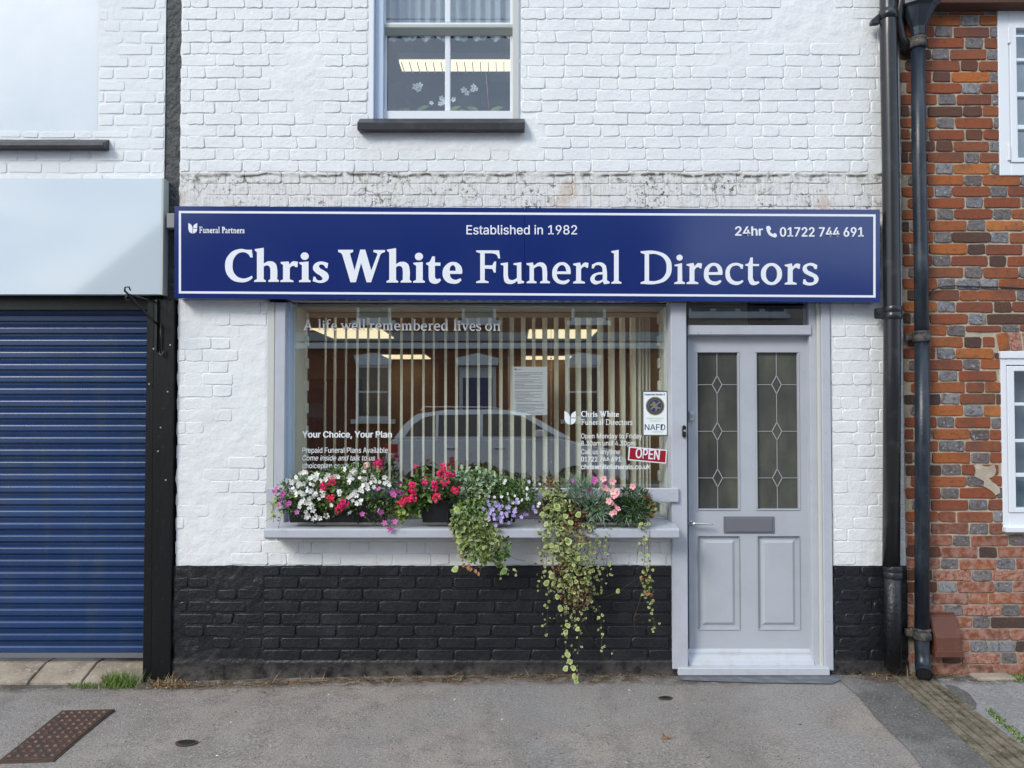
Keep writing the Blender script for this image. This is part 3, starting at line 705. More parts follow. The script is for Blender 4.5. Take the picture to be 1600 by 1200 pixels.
# pale glossy fascia of the neighbour
fa = thing('blank_fascia_board', 'blank pale glossy fascia board above the blue shutter', 'sign', (-3.3,-.1,2.6))
FY = -.07
x0,x1,z0,z1 = RC(-300,279,252,460,y=FY)
MB().box(x0,x1,FY,FY+.01,z0,z1).build('panel', M['fascia'], fa, .001)
MB().box(x1+.0005,x1+.012,FY-.002,0,z0-.002,z1+.002).build('side_trim', M['fasciaedge'], fa, .001)
MB().box(x0,x1,FY+.012,0,z0+.003,z1-.003).build('carcass', M['fasciaedge'], fa)
# hanging basket bracket
br = thing('iron_bracket', 'black wrought iron scroll bracket at the top of the black pilaster', 'bracket', (P(240,500).x,-.03,2.2))
a = P(243,470,-.05); b = P(246,508,-.05)
yb_ = -.036
tip = P(199,459,-.30)
mb = MB()
mb.box(a.x-.004,a.x+.008,yb_-.010,yb_+.004,P(244,548,-.04).z,P(244,468,-.04).z)
mb.tube([(a.x,yb_,a.z-.01),(a.x-.01,-.10,a.z-.006),(tip.x+.02,-.27,tip.z-.005),tip], .0045, 8)
mb.tube([(b.x,yb_,b.z),(b.x-.02,-.08,b.z+.03),((b.x+tip.x)/2,-.18,(b.z+tip.z)/2+.002),(tip.x+.01,-.29,tip.z-.012),(tip.x-.008,-.315,tip.z+.015),(tip.x-.006,-.315,tip.z+.035),(tip.x+.014,-.31,tip.z+.038),(tip.x+.018,-.30,tip.z+.018)], [.006,.0065,.007,.0065,.006,.005,.005,.004], 8)
mb.tube([(tip.x+.006,-.295,tip.z-.006),(tip.x-.012,-.30,tip.z-.022),(tip.x-.004,-.30,tip.z-.040),(tip.x+.012,-.30,tip.z-.034)], .004, 8)
mb.build('scroll_arm', M['blacksteel'], br)
q = P(247,505,-.05); mb = MB()
hk = P(249,548,-.04)
mb.tube([(q.x+.012,-.042,q.z),(q.x+.012,-.042,hk.z)], .0035, 8)
mb.tube([(q.x+.012,-.042,hk.z),(q.x+.010,-.048,hk.z-.018),(q.x+.020,-.052,hk.z-.030),(q.x+.032,-.050,hk.z-.020),(q.x+.034,-.046,hk.z+.004)], .0045, 8)
mb.build('hook', M['blacksteel'], br)
# conduit box and cable beside the sign
q = RC(260,333,273,356,y=-.06); cbx = MB().box(*q[:2],-.06,-.001,q[2],q[3]).build('junction_box', M['greywall'], None, .004)
tag(cbx, 'small light grey electrical box at the left end of the blue sign', 'electrical box')

# ------------------------------------------------------------------ lettering
GL = {}
def glyph(k, sc, base, cap, s):
    """outline traced as x,y pairs; base line y and cap height in the same units; ~ marks a smooth point"""
    cs = []
    for part in s.split('|'):
        c = []
        for t in part.split():
            sm = t[0] == '~'; x, y = t.lstrip('~').split(','); c.append((float(x), float(y), sm))
        cs.append(c)
    xm = min(p[0] for c in cs for p in c)
    cs = [[((x-xm)/cap, (base-y)/cap, sm) for x,y,sm in c] for c in cs]
    GL[k] = (cs, max(p[0] for c in cs for p in c))
def ell(cx, cy, rx, ry):
    return ' '.join('~%.1f,%.1f' % (cx+rx*math.cos(a), cy+ry*math.sin(a)) for a in [math.pi*i/4 for i in range(8)])
B = 402
glyph('C*',8,520,B,'430,122 440,217 410,217 ~385,178 ~310,152 ~225,200 ~188,320 ~220,430 ~310,480 ~380,470 428,446 440,470 ~400,505 ~290,528 ~160,480 ~95,330 ~150,175 ~280,112 ~370,122')
glyph('h*',8,520,B,'465,112 577,95 577,292 ~640,264 ~718,285 ~745,360 745,485 768,505 765,521 635,521 635,503 660,487 662,385 ~648,330 ~615,315 577,330 577,487 603,503 603,521 458,521 460,503 493,487 493,150 467,130')
glyph('r*',8,520,B,'790,270 888,264 900,302 ~940,265 1005,268 1000,335 975,335 ~960,322 ~925,326 903,352 903,487 950,505 950,521 785,521 787,503 820,487 820,308 793,290')
glyph('i*',8,520,B,'1020,274 1137,264 1137,487 1165,503 1162,521 1018,521 1018,503 1055,487 1055,310 1024,292|'+ell(1090,197,50,47))
glyph('s*',8,520,B,'1383,285 1372,345 1350,343 ~1330,312 ~1300,300 ~1270,312 ~1277,342 ~1330,375 ~1382,420 ~1385,480 ~1340,520 ~1275,530 1190,508 1200,452 1222,455 ~1240,487 ~1280,500 ~1312,480 ~1290,445 ~1230,405 ~1195,360 ~1205,305 ~1260,268 ~1320,265')
B = 372
glyph('W*',7.3,484,B,'62,112 235,112 232,138 197,155 250,350 315,110 372,110 442,350 512,165 505,150 465,137 467,115 600,115 598,138 562,150 545,170 440,484 388,484 325,262 265,484 203,484 110,170 95,150 63,137')
glyph('t*',7.3,484,B,'1130,183 1162,183 1162,253 1225,253 1225,290 1162,290 1162,415 ~1178,441 1220,436 1232,455 ~1200,487 ~1150,495 ~1102,470 1090,415 1090,290 1062,272 1065,256 ~1098,246 ~1117,215')
glyph('e*',7.3,484,B,'1470,382 1330,382 ~1345,427 ~1395,450 1452,432 1464,455 ~1430,485 ~1370,495 ~1282,462 ~1247,370 ~1285,282 ~1375,245 ~1450,283 ~1473,345|1328,347 1397,347 ~1392,305 ~1365,282 ~1335,307')
B = 310
glyph('F',6.15,413,B,'85,103 305,103 315,178 298,180 ~280,145 240,130 168,130 168,245 240,245 258,210 277,208 272,315 255,313 240,280 168,276 168,387 205,400 205,413 85,413 87,400 125,387 125,130 88,117')
B = 316
glyph('u',6.15,416,B,'322,225 392,215 392,345 ~405,378 ~435,387 480,367 480,245 447,237 447,224 522,213 524,388 550,400 548,415 490,423 483,395 ~450,417 ~410,425 ~365,407 350,350 350,247 323,238')
glyph('n',6.15,416,B,'570,222 633,215 640,246 ~700,213 ~752,233 ~769,290 770,388 798,402 798,416 702,416 703,402 727,390 725,290 ~714,258 ~690,250 642,272 642,390 668,402 668,416 572,416 572,402 600,390 600,247 572,237')
glyph('e',6.15,418,B,'995,328 860,328 ~875,372 ~925,393 975,378 988,392 ~960,418 ~915,427 ~842,395 ~817,320 ~845,243 ~915,212 ~975,240 ~997,305|862,302 955,302 ~944,262 ~915,240 ~878,260')
glyph('r',6.15,420,B,'1020,228 1088,215 1097,250 ~1130,218 1170,222 1165,268 1148,268 ~1138,257 ~1115,262 1097,285 1097,392 1135,406 1135,420 1020,420 1022,406 1050,392 1050,250 1022,241')
glyph('a',6.15,420,B,'1200,236 ~1265,213 ~1325,235 ~1342,290 1345,388 1372,404 1368,420 1317,427 1304,400 ~1270,420 ~1225,427 ~1185,390 ~1197,343 ~1250,315 1302,308 ~1298,265 ~1273,243 1235,242 1215,273 1197,273|1304,330 1304,378 ~1265,395 ~1228,383 ~1238,345')
glyph('l',6.15,422,B,'1385,106 1457,93 1457,395 1485,409 1483,422 1385,422 1387,409 1412,395 1412,128 1387,119')
B = 273
glyph('D',5.33,370,B,'57,97 ~190,97 ~288,145 ~318,235 ~283,330 ~190,370 57,370 60,356 92,345 92,122 60,111|128,122 ~185,122 ~255,162 ~275,238 ~250,312 ~185,346 128,346')
glyph('i',5.33,370,B,'340,210 403,195 405,347 428,358 427,370 338,370 340,358 367,347 367,223 340,220|'+ell(382,150,26,25))
glyph('c',5.33,373,B,'912,210 908,245 893,243 ~878,222 ~845,217 ~810,238 ~800,285 ~822,335 ~870,350 905,338 915,350 ~885,372 ~845,379 ~785,350 ~764,285 ~788,218 ~850,194')
glyph('t',5.33,373,B,'972,150 992,147 993,203 1045,203 1043,220 992,220 992,320 ~1008,348 1040,347 1048,360 ~1015,378 ~975,373 953,330 953,222 930,216 932,204 ~955,196')
glyph('o',5.33,373,B,ell(1148,286,88,92)+'|'+ell(1148,286,47,68))
glyph('s',5.33,375,B,'1530,212 1525,245 1508,245 ~1495,224 ~1470,216 ~1443,227 ~1447,250 ~1490,275 ~1533,305 ~1535,350 ~1495,378 ~1450,381 1410,368 1415,330 1430,330 ~1440,350 ~1470,358 ~1502,345 ~1500,322 ~1455,297 ~1415,268 ~1412,225 ~1450,198 ~1490,195')
# letters only used on the glass
glyph('A',1,100,100,'0,100 0,95 9,92 40,0 50,0 80,92 89,95 89,100 55,100 55,95 65,92 59,72 27,72 21,92 31,95 31,100|31,63 56,63 44,22')
glyph('f',1,100,100,'10,95 10,40 0,38 0,33 10,32 ~14,8 ~30,-4 45,-2 45,10 38,12 ~30,5 ~24,14 24,32 41,32 41,39 24,39 24,93 36,96 36,100 1,100 1,96')
glyph('w',1,100,100,'0,37 30,37 30,42 22,45 38,82 52,38 62,38 78,82 90,46 82,42 82,37 105,37 105,42 99,44 80,100 70,100 56,60 42,100 32,100 8,45 0,42')
glyph('v',1,100,100,'0,37 30,37 30,42 22,45 37,82 52,46 44,42 44,37 68,37 68,42 61,44 38,100 28,100 8,45 0,42')
glyph('m',1,100,100,'0,38 20,36 22,46 ~38,35 ~54,45 ~70,34 ~88,44 90,55 90,92 99,96 99,100 68,100 68,96 76,92 76,55 ~68,46 56,53 57,92 65,96 65,100 35,100 35,96 43,92 43,55 ~36,46 23,54 23,92 31,96 31,100 1,100 1,96 9,92 9,46 1,43')
glyph('b',1,100,100,'0,-1 22,-4 22,44 ~36,35 ~56,43 ~64,68 ~54,94 ~34,102 8,97 8,6 0,3|22,54 22,90 ~34,94 ~47,84 ~49,66 ~42,48 ~33,46')
glyph('d',1,100,100,'38,-1 58,-4 58,92 66,96 65,100 46,102 44,92 ~28,102 ~8,94 ~0,68 ~10,43 ~32,34 44,37 44,6 38,3|44,46 ~30,41 ~17,50 ~15,70 ~22,88 ~34,91 44,84')
glyph('P*',1,100,100,'0,0 ~45,0 ~68,12 ~68,42 ~48,58 32,60 32,93 42,96 42,100 0,100 0,96 9,93 9,7 0,4|32,9 32,51 ~44,48 ~47,30 ~42,12')
for a in 'unal': GL[a+'*'] = GL[a]
GL['F*'] = GL['F']
def curve_to_mesh(name, splines, m, parent, y, depth, off=0.0):
    """splines: list of contours of (x,z,smooth) in world metres; filled, front at y-depth"""
    cu = bpy.data.curves.new(name, 'CURVE'); cu.dimensions = '2D'; cu.fill_mode = 'BOTH'; cu.extrude = depth/2; cu.resolution_u = 6; cu.offset = off
    for c in splines:
        s = cu.splines.new('BEZIER'); s.bezier_points.add(len(c)-1); s.use_cyclic_u = True
        for bp, (x,z,sm) in zip(s.bezier_points, c):
            bp.co = (x,z,0); h = 'AUTO' if sm else 'VECTOR'; bp.handle_left_type = h; bp.handle_right_type = h
    tmp = bpy.data.objects.new('t', cu); col.objects.link(tmp)
    dg = bpy.context.evaluated_depsgraph_get(); me = bpy.data.meshes.new_from_object(tmp.evaluated_get(dg), depsgraph=dg)
    bpy.data.objects.remove(tmp); bpy.data.curves.remove(cu)
    for v in me.vertices: v.co = (v.co.x, y-depth/2-v.co.z, v.co.y)
    me.name = name; me.materials.clear(); me.materials.append(m)
    bm = bmesh.new(); bm.from_mesh(me); bmesh.ops.recalc_face_normals(bm, faces=bm.faces); bm.to_mesh(me); bm.free()
    o = bpy.data.objects.new(name, me); col.objects.link(o); return child(o, parent)
def serif(word, pxs, base, cap, y, m, parent, name='word', depth=.002, bold=False, off=0.0):
    """pxs: left photo x per letter (list) or (x0,x1) to spread; base: (px0,py0,px1,py1) baseline"""
    keys = [(ch+'*' if bold and ch+'*' in GL else ch) for ch in word]
    if len(pxs) == 2 and len(word) > 2:
        ws = [(GL[k][1]*cap if k[0] != ' ' else .32*cap) for k in keys]
        gap = ((pxs[1]-pxs[0]) - sum(ws))/(len(ws)-1); xk = 1.0
        if gap < .07*cap: xk = ((pxs[1]-pxs[0]) - .07*cap*(len(ws)-1))/sum(ws); ws = [w_*xk for w_ in ws]; gap = .07*cap
        x = pxs[0]; pl = []
        for w_ in ws: pl.append(x); x += w_+gap
    else: pl = pxs; xk = 1.0
    sp = []
    for k, px in zip(keys, pl):
        if k[0] == ' ': continue
        by = base[1] + (base[3]-base[1])*(px-base[0])/(base[2]-base[0])
        for c in GL[k][0]:
            sp.append([(P(px+x*cap*xk, by-zz*cap, y).x, P(px+x*cap, by-zz*cap, y).z, sm) for x,zz,sm in c])
    return curve_to_mesh(name, sp, m, parent, y, depth, off)
try: FONT = bpy.data.fonts.load(bpy.utils.system_resource('DATAFILES') + '/fonts/Inter.woff2')   # Blender's own interface font
except Exception: FONT = None
_c = bpy.data.curves.new('h','FONT'); _c.body = 'H'; _c.font = FONT or _c.font; _o = bpy.data.objects.new('h',_c); col.objects.link(_o); bpy.context.view_layer.update()
CAPH = _o.dimensions.y; bpy.data.objects.remove(_o)
def sans(txt, x0, x1, base, y, m, parent, name='word', bold=0.0, shear=0.0, depth=.0015, tilt=0.0, cap=None, mesh=True):
    cu = bpy.data.curves.new(name, 'FONT'); cu.body = txt; cu.font = FONT or cu.font; cu.size = 1; cu.shear = shear; cu.extrude = .001; cu.resolution_u = 3
    tmp = bpy.data.objects.new('t', cu); col.objects.link(tmp)
    dg = bpy.context.evaluated_depsgraph_get(); me = bpy.data.meshes.new_from_object(tmp.evaluated_get(dg), depsgraph=dg)
    bpy.data.objects.remove(tmp); bpy.data.curves.remove(cu)
    xs = [v.co.x for v in me.vertices]; a, b = min(xs), max(xs)
    p0 = P(x0, base, y); p1 = P(x1, base, y); k = (p1.x-p0.x)/(b-a)
    kz_ = k if cap is None else (cap/255.0*(1+y/4.7))/CAPH
    ct, st_ = math.cos(tilt), math.sin(tilt)
    for v in me.vertices:
        lx, lz = (v.co.x-a)*k, v.co.y*kz_
        v.co = (p0.x+lx*ct-lz*st_, y - (depth if v.co.z > 0 else 0), p0.z+lx*st_+lz*ct)
    me.materials.clear(); me.materials.append(m); me.name = name
    bm = bmesh.new(); bm.from_mesh(me)
    if bold:                                   # heavier weight: the same letters laid again a hair to each side
        w_ = k*bold; base_g = list(bm.verts)+list(bm.edges)+list(bm.faces)
        for i,(ox,oz) in enumerate(((1,0),(-1,0),(.5,.6),(-.5,-.6))):
            g_ = bmesh.ops.duplicate(bm, geom=base_g)
            for v in g_['geom']:
                if isinstance(v, bmesh.types.BMVert): v.co.x += ox*w_; v.co.z += oz*w_; v.co.y -= .00006*(i+1)
    bmesh.ops.recalc_face_normals(bm, faces=bm.faces); bm.to_mesh(me); bm.free()
    o = bpy.data.objects.new(name, me); col.objects.link(o); return child(o, parent)

# ------------------------------------------------------------------ the sign
SGY = -.10
sign = thing('shop_sign', 'long dark blue shop sign with white lettering above the window and door', 'sign', (0,-.1,2.4))
def sq(px, py): q = P(px,py,SGY); return (q.x,q.z)
def sgtop(px): return 322+(px-272)*5.5/1103
def sgbot(px): return 466+(px-272)*6.5/1103
def spoly(name, m, pxs, y0, y1, bev=.001):
    return MB().prism([sq(*p) for p in pxs], y0, y1).build(name, m, sign, bev)
for a,b in ((272.5,819.3),(819.7,1375)):
    spoly('panel', M['signblue'], [(a,sgtop(a)),(b,sgtop(b)),(b,sgbot(b)),(a,sgbot(a))], SGY, SGY+.012)
spoly('carcass', M['signblue'], [(274,sgtop(274)+1),(1373,sgtop(1373)+1),(1373,sgbot(1373)-1),(274,sgbot(274)-1)], SGY+.0125, -.001)
a,b = 279.5,1368
T = lambda px,d: (px, sgtop(px)+d); Bt = lambda px,d: (px, sgbot(px)-d)
ys = (SGY-.0012, SGY-.0002)
spoly('border', M['signwhite'], [T(a,7.5),T(b,7.5),T(b,11),T(a,11)], *ys, 0)
spoly('border', M['signwhite'], [Bt(a,11),Bt(b,11),Bt(b,7.5),Bt(a,7.5)], *ys, 0)
spoly('border', M['signwhite'], [T(a,11.05),T(a+3.4,11.05),Bt(a+3.4,11.05),Bt(a,11.05)], *ys, 0)
spoly('border', M['signwhite'], [T(b-3.6,11.05),T(b,11.05),Bt(b,11.05),Bt(b-3.6,11.05)], *ys, 0)
bl = (352,440.2,1280,445)
SW = M['signwhite']; LY = SGY-.0005
serif('Chris', [351.9,397.3,438.1,467.3,488.8], bl, 50.3, LY, SW, sign, 'word', .003, True)
serif('White', [528.5,603.9,645.6,666,691.5], bl, 50.7, LY, SW, sign, 'word', .003, True)
serif('Funeral', [743.8,782.3,822.6,862.8,895.4,922.6,955], bl, 50.8, LY, SW, sign, 'word', .003)
serif('Directors', [1000.7,1053.4,1072.5,1099.7,1133.4,1164.4,1188.8,1225.9,1254.4], bl, 51, LY, SW, sign, 'word', .003)
serif('Funeral Partners', (311.5,382), (311,364,382,364.4), 9.6, LY, SW, sign, 'word', .002, True, .0003)
sans('Established in 1982', 729, 901.5, 366.2, LY, SW, sign, bold=.008, cap=14.2)
sans('24hr', 1149, 1191.5, 368, LY, SW, sign, bold=.022, cap=14)
sans('01722 744 691', 1219, 1349, 369.5, LY, SW, sign, bold=.022, cap=14.2)
def traced(name, cs, y, m, parent, depth=.002):
    """cs contours in photo pixels"""
    return curve_to_mesh(name, [[(P(x,yy,y).x, P(x,yy,y).z, sm) for x,yy,sm in c] for c in cs], m, parent, y, depth)
def tr(s): return [[(float(t.lstrip('~').split(',')[0]), float(t.split(',')[1]), t[0] == '~') for t in p.split()] for p in s.split('|')]
traced('phone_symbol', tr('1198,353.5 1202,353 ~1204,356 1204.5,359 1202.5,360.5 ~1204.5,364 1208,366 1210,364 ~1213,366 1214,368.5 ~1212,371 1209,371 ~1202,367.5 ~1198.5,362 1197,356'), LY, SW, sign)
def tulip(x, y, w, h, plane, m, parent):
    X = lambda u: x+u*w; Y = lambda v: y+v*h
    s = [[(X(0),Y(0),0),(X(.30),Y(.16),1),(X(.47),Y(.42),0),(X(.47),Y(1),0),(X(.16),Y(.88),1),(X(0),Y(.6),0)],
         [(X(1),Y(0),0),(X(1),Y(.48),0),(X(.54),Y(.48),0),(X(.62),Y(.22),1)],
         [(X(.54),Y(.54),0),(X(1),Y(.54),0),(X(.97),Y(.72),1),(X(.82),Y(.9),1),(X(.54),Y(1),0)]]
    return traced('tulip_logo', s, plane, m, parent)
tulip(294.5,348.5,13.8,16.5,LY,SW,sign)

# ------------------------------------------------------------------ lettering and notices on the glass
VY = GY-.0005; V = M['vinyl']
le = thing('window_lettering', 'white vinyl lettering and tulip logo stuck on the shop window glass', 'lettering', (0,VY,1.6))
serif('A', [474], (470,516,790,516), 16.5, VY, V, le, depth=.001)
serif('life', (497,526.5), (470,516,790,516.8), 17, VY, V, le, depth=.001)
serif('well', (532,571), (470,515.5,790,516.8), 17, VY, V, le, depth=.001)
serif('remembered', (577,700.5), (470,515.5,790,516.8), 17, VY, V, le, depth=.001)
serif('lives', (708.5,751.5), (470,515.5,790,516.8), 17, VY, V, le, depth=.001)
serif('on', [758,770], (470,515.5,790,516.8), 17, VY, V, le, depth=.001)
sans('Your Choice, Your Plan', 472.5, 612, 683.5, VY, V, le, bold=.022, cap=9.5, depth=.001)
sans('Prepaid Funeral Plans Available', 472.5, 606, 707.5, VY, V, le, bold=.004, cap=8.2, depth=.001)
sans('Come inside and talk to us', 472.5, 586, 719.5, VY, V, le, bold=.004, shear=.22, cap=8, depth=.001)
sans('choiceplan.co.uk', 472.5, 545, 731.5, VY, V, le, bold=.004, cap=8, depth=.001)
tulip(882,642,18,21.5,VY,V,le)
serif('Chris White', (908,967), (900,651,1000,651), 8.6, VY, V, le, 'word', .001, True, .0003)
serif('Funeral Directors', (908,988), (900,663.8,1000,663.8), 8.8, VY, V, le, 'word', .001)
sans('Open Monday to Friday', 908, 1003, 685, VY, V, le, cap=7.5, depth=.001, bold=.004)
sans('8.30am until 4.30pm', 908, 992, 696.3, VY, V, le, cap=7.5, depth=.001, bold=.004)
sans('Call us anytime', 908, 969, 709.6, VY, V, le, cap=7.5, depth=.001, bold=.004)
sans('01722 744 691', 908, 970, 721, VY, V, le, cap=7.3, depth=.001, bold=.022)
sans('chriswhitefunerals.co.uk', 908, 1016, 733, VY, V, le, cap=7.3, depth=.001, bold=.022)
# NAFD membership sticker
st = thing('membership_sticker', 'tall white NAFD sticker with round crest, upper right of the glass', 'sticker', (0,VY,1.6))
r = RC(1004,611,1043,681,y=VY)
MB().box(r[0],r[1],VY-.001,VY-.0001,r[2],r[3]).build('border', M['charcoal'], st)
r = RC(1005.5,612.5,1041.8,679.5,y=VY)
MB().box(r[0],r[1],VY-.0018,VY-.0011,r[2],r[3]).build('sheet', M['paper'], st)
q = P(1023.5,634.5,VY)
def disc(name, m, rad, y0, y1, c=q, par=st): return MB().tube([(c.x,y0,c.z),(c.x,y1,c.z)], rad, 32, sm=False).build(name, m, par)
disc('crest_rim', M['gold'], .058, VY-.0019, VY-.0026); disc('crest_ground', M['charcoal'], .051, VY-.0027, VY-.0030); disc('crest_ring', M['gold'], .041, VY-.0031, VY-.0033); disc('crest_field', M['navy'], .0385, VY-.0034, VY-.0036)
traced('crest_lion', tr('1019,630 ~1021,627.5 ~1024,628.5 1024,631 ~1027,630 ~1030,627.5 1031,629 ~1028,632.5 1026,633.5 ~1028,636 ~1032,637 1031.5,639 ~1027,639 ~1026,642 1023.5,642.5 ~1024,638.5 ~1021,637.5 ~1018,640 1016,638.5 ~1019,635.5 ~1020,634 1016,634.5 1016,632.5'), VY-.0037, M['gold'], st, .0006)
sans('Independent Member of', 1007, 1039, 617.8, VY-.0019, M['navy'], st, cap=3, depth=.0005, bold=.02)
sans('The National Association of', 1010, 1037, 655, VY-.0019, M['green_ink'], st, cap=2.6, depth=.0005)
sans('Funeral Directors', 1015, 1033, 659, VY-.0019, M['green_ink'], st, cap=2.6, depth=.0005)
sans('NAFD', 1007.5, 1039.5, 672, VY-.0019, M['navy'], st, cap=9, depth=.0005, bold=.008)
sans('Funeral Directors', 1019, 1036, 675.8, VY-.0019, M['green_ink'], st, cap=2.4, depth=.0005)
# OPEN sign hanging inside-front of the glass, tilted
op = thing('open_sign', 'small tilted red OPEN sign with white border on the window glass', 'sign', (0,VY,1.4))
def opoly(name, m, pts, y0, y1): return MB().prism([(P(a,b,VY).x,P(a,b,VY).z) for a,b in pts], y0, y1).build(name, m, op)
opoly('border', M['signwhite'], [(982.5,697.5),(1042,702.8),(1040.5,724.5),(981,719)], VY-.006, VY-.003)
opoly('face', M['red'], [(984.3,699.5),(1040.3,704.4),(1039,722.7),(982.8,717.3)], VY-.0066, VY-.0061)
sans('OPEN', 993, 1030, 715.2, VY-.0067, M['signwhite'], op, cap=15, depth=.001, bold=.022, tilt=-R(5))

# ------------------------------------------------------------------ brick house on the right
house = thing('brick_house', 'old red and grey chequered brick house with white windows, far right', 'building', (3,0,0))
HX0, HX1 = XR+.004, 5.2
u = RC(1562,18,1660,275); l = RC(1567,549,1665,830)
HU = (u[0], u[0]+.95, u[2], u[3]); HLo = (l[0], l[0]+.95, l[2], l[3]+.0)
zc0 = P(1500,18).z
hw = relief('wall', M['mortar'], house, lines([HX0,HU[0],HLo[0],HU[1],HLo[1],HX1],.02), lines([-.15,HU[2],HU[3],HLo[2],HLo[3],zc0],.02), [HU,HLo],
    lambda x,z: -.003 + .0022*nz(x,z,14) + .0015*nz(x,z,45), 0)
hr = clip(courses(HX0+.004, P(1640,600).x, -.07, zc0-.005, .0712, 'flemish', .220, .104, .0088, 41), [HU,HLo])
ax0, ax1 = HLo[0]-.005, HLo[1]
# soldier bricks of the flat arch over the lower window
archz0, archz1 = HLo[3]+.004, P(1585,520).z
hr = clip(hr, [(ax0-.03,ax1+.1,archz0-.01,archz1+.006)])
def pick(rnd, h, x, z):
    low = max(0, 1-z/1.0)
    if rnd.random() < .5*low and not h: return M['bk_pink']
    if h: return M['bk_grey'] if rnd.random() < .70-.3*low else (M['bk_dark'] if rnd.random() < .6 else M['bk_red'])
    if x < HX0+.10: return M['bk_dark'] if rnd.random() < .6 else M['bk_red']  # pipe's shadow along this edge put in as darker bricks
    a = rnd.random(); org = .26 if z > 1.2 else .05
    return M['bk_orange'] if a < org else (M['bk_red'] if a < .92 else M['bk_dark'])
inv = lambda r: r[0] < P(1602,600).x and r[2] < P(1500,-4).z
lay(hr, hw, pick, 0, .0045, 300, 42, .0032, .0025, .0016, wz=.010, inview=inv, back=.012)
rnd = random.Random(5); k = 0
x = ax0-.02
while x < ax0+.5:
    lean = -.30*(1-(x-ax0)/.45)*.5
    me = brick_mesh('brick', .066, archz1-archz0, .0045, 900+k, .003, .0025, .012)
    o = bpy.data.objects.new('brick', me); col.objects.link(o); o.location = (x+.035,-.001,(archz0+archz1)/2+.012*math.sin((x-ax0)*3)); o.rotation_euler = (0,lean,0)
    me.materials.append(M[rnd.choice(['bk_red','bk_grey','bk_pink','bk_red','bk_orange'])]); child(o, hw)
    x += .078; k += 1
MB().box(HX0,HU[0]-.001,.03,.3,-.2,6.0).box(HU[1]+.001,HX1,.03,.3,-.2,6.0).box(HU[0]-.0005,HU[1]+.0005,.03,.3,HLo[3]+.01,HU[2]-.01).box(HU[0]-.0005,HU[1]+.0005,.03,.3,-.2,HLo[2]-.01).box(HU[0],HU[1],.03,.3,HU[3]+.01,6.0).build('core', M['mortar'], house)
# overhanging upper storey
cb = MB().box(HX0,HX1,-.10,.02,zc0,zc0+.05).build('corbel', M['bk_dark'], house, .004)
for i in range(12):
    MB().box(HX0+.1+i*.235,HX0+.1+i*.235+.222,-.125,.02,zc0+.052,zc0+.118).build('brick', random.choice([M['bk_dark'],M['bk_red']]), cb, .004)
MB().box(HX0,HX1,-.10,.02,zc0+.13,6.0).build('upper_wall', M['mortar'], house)
def casement(H, rows, xp, top, y=-.012, lug=True):
    wn_ = emptypart('window', house)
    x0,x1,z0,z1 = H
    xp0 = xp; pw = .245; bar = .020
    ob = MB().box(x0-.012,xp0-.042,y,.10,z0+.0,z1).box(xp0-.042,x1,y,.10,z1-top,z1).box(xp0-.042,x1,y,.10,z0,rows[-1][0]-.03)
    ob.build('frame', M['upvc'], wn_, .003)
    cs = MB().box(xp0-.040,xp0,y-.008,.05,rows[-1][0]-.028,rows[0][1]+.028).box(xp0,x1,y-.008,.05,rows[0][1],rows[0][1]+.028).box(xp0,x1,y-.008,.05,rows[-1][0]-.028,rows[-1][0])
    for a,b in zip(rows, rows[1:]): cs.box(xp0,x1,y,.04,b[1],a[0])
    cs.build('casement', M['upvc'], wn_, .002)
    for i in (1,2):
        for r_ in rows: MB().box(xp0+pw*i-bar/2,xp0+pw*i+bar/2,y+.001,.038,r_[0],r_[1]).build('glazing_bar', M['upvc'], wn_)
    for i in range(3):
        for r_ in rows: MB().box(xp0+pw*i+(bar/2 if i else 0),xp0+pw*(i+1)-bar/2,.012,.016,r_[0],r_[1]).build('pane', M['glass2'], wn_)
    MB().box(xp0,x1,.13,.15,rows[-1][0]-.02,rows[0][1]+.02).build('blind', M['curtain'], wn_)
    return wn_
rz = lambda a,b: (P(1590,b).z, P(1590,a).z)
w1 = casement(HU, [rz(46,92),rz(97,145),rz(152,196),rz(203,248)], P(1586,140).x, .10)
w2 = casement(HLo, [rz(580,629),rz(634,686),rz(691,739),rz(745,793)], P(1583,690).x, .085)
MB().box(HLo[0]-.016,HLo[1],-.045,.05,HLo[2]-.002,HLo[2]+.03).build('sill', M['upvc'], w2, .004)
MB().box(HLo[0]-.018,HLo[1],-.022,.05,HLo[3]-.045,HLo[3]-.002).build('head', M['upvc'], w2, .003)
for py in (55,238): 
    q = P(1577,py,-.02); MB().box(q.x-.008,q.x+.006,-.0255,-.0125,q.z-.05,q.z+.05).build('hinge', M['upvc'], w1, .002)
# patch of mortar smeared on the brick
for pts in ('1521,727 ~1530,725 ~1540,729 1553,726 1556,735 ~1552,744 1545,747 ~1549,752 1556,757 1561,762 1562,770 1555,774 ~1550,768 1543,763 1536,760 1537,752 ~1530,748 1522,744 ~1524,735',):
    o = traced('mortar_smear', tr(pts), -.0052, M['mortar'], house, .004)
# cable
cbm = MB(); pts = [P(1451,463,-.03),P(1458,453,-.025),P(1472,448,-.018),P(1490,446.5,-.014),P(1530,448,-.012),P(1565,448.5,-.012),P(1610,451,-.012),P(1700,455,-.012)]
cbl = cbm.tube(pts, .0035, 8).build('wall_cable', M['blacksteel']); tag(cbl, 'thin black cable running across the brick house from the iron pipe', 'cable')
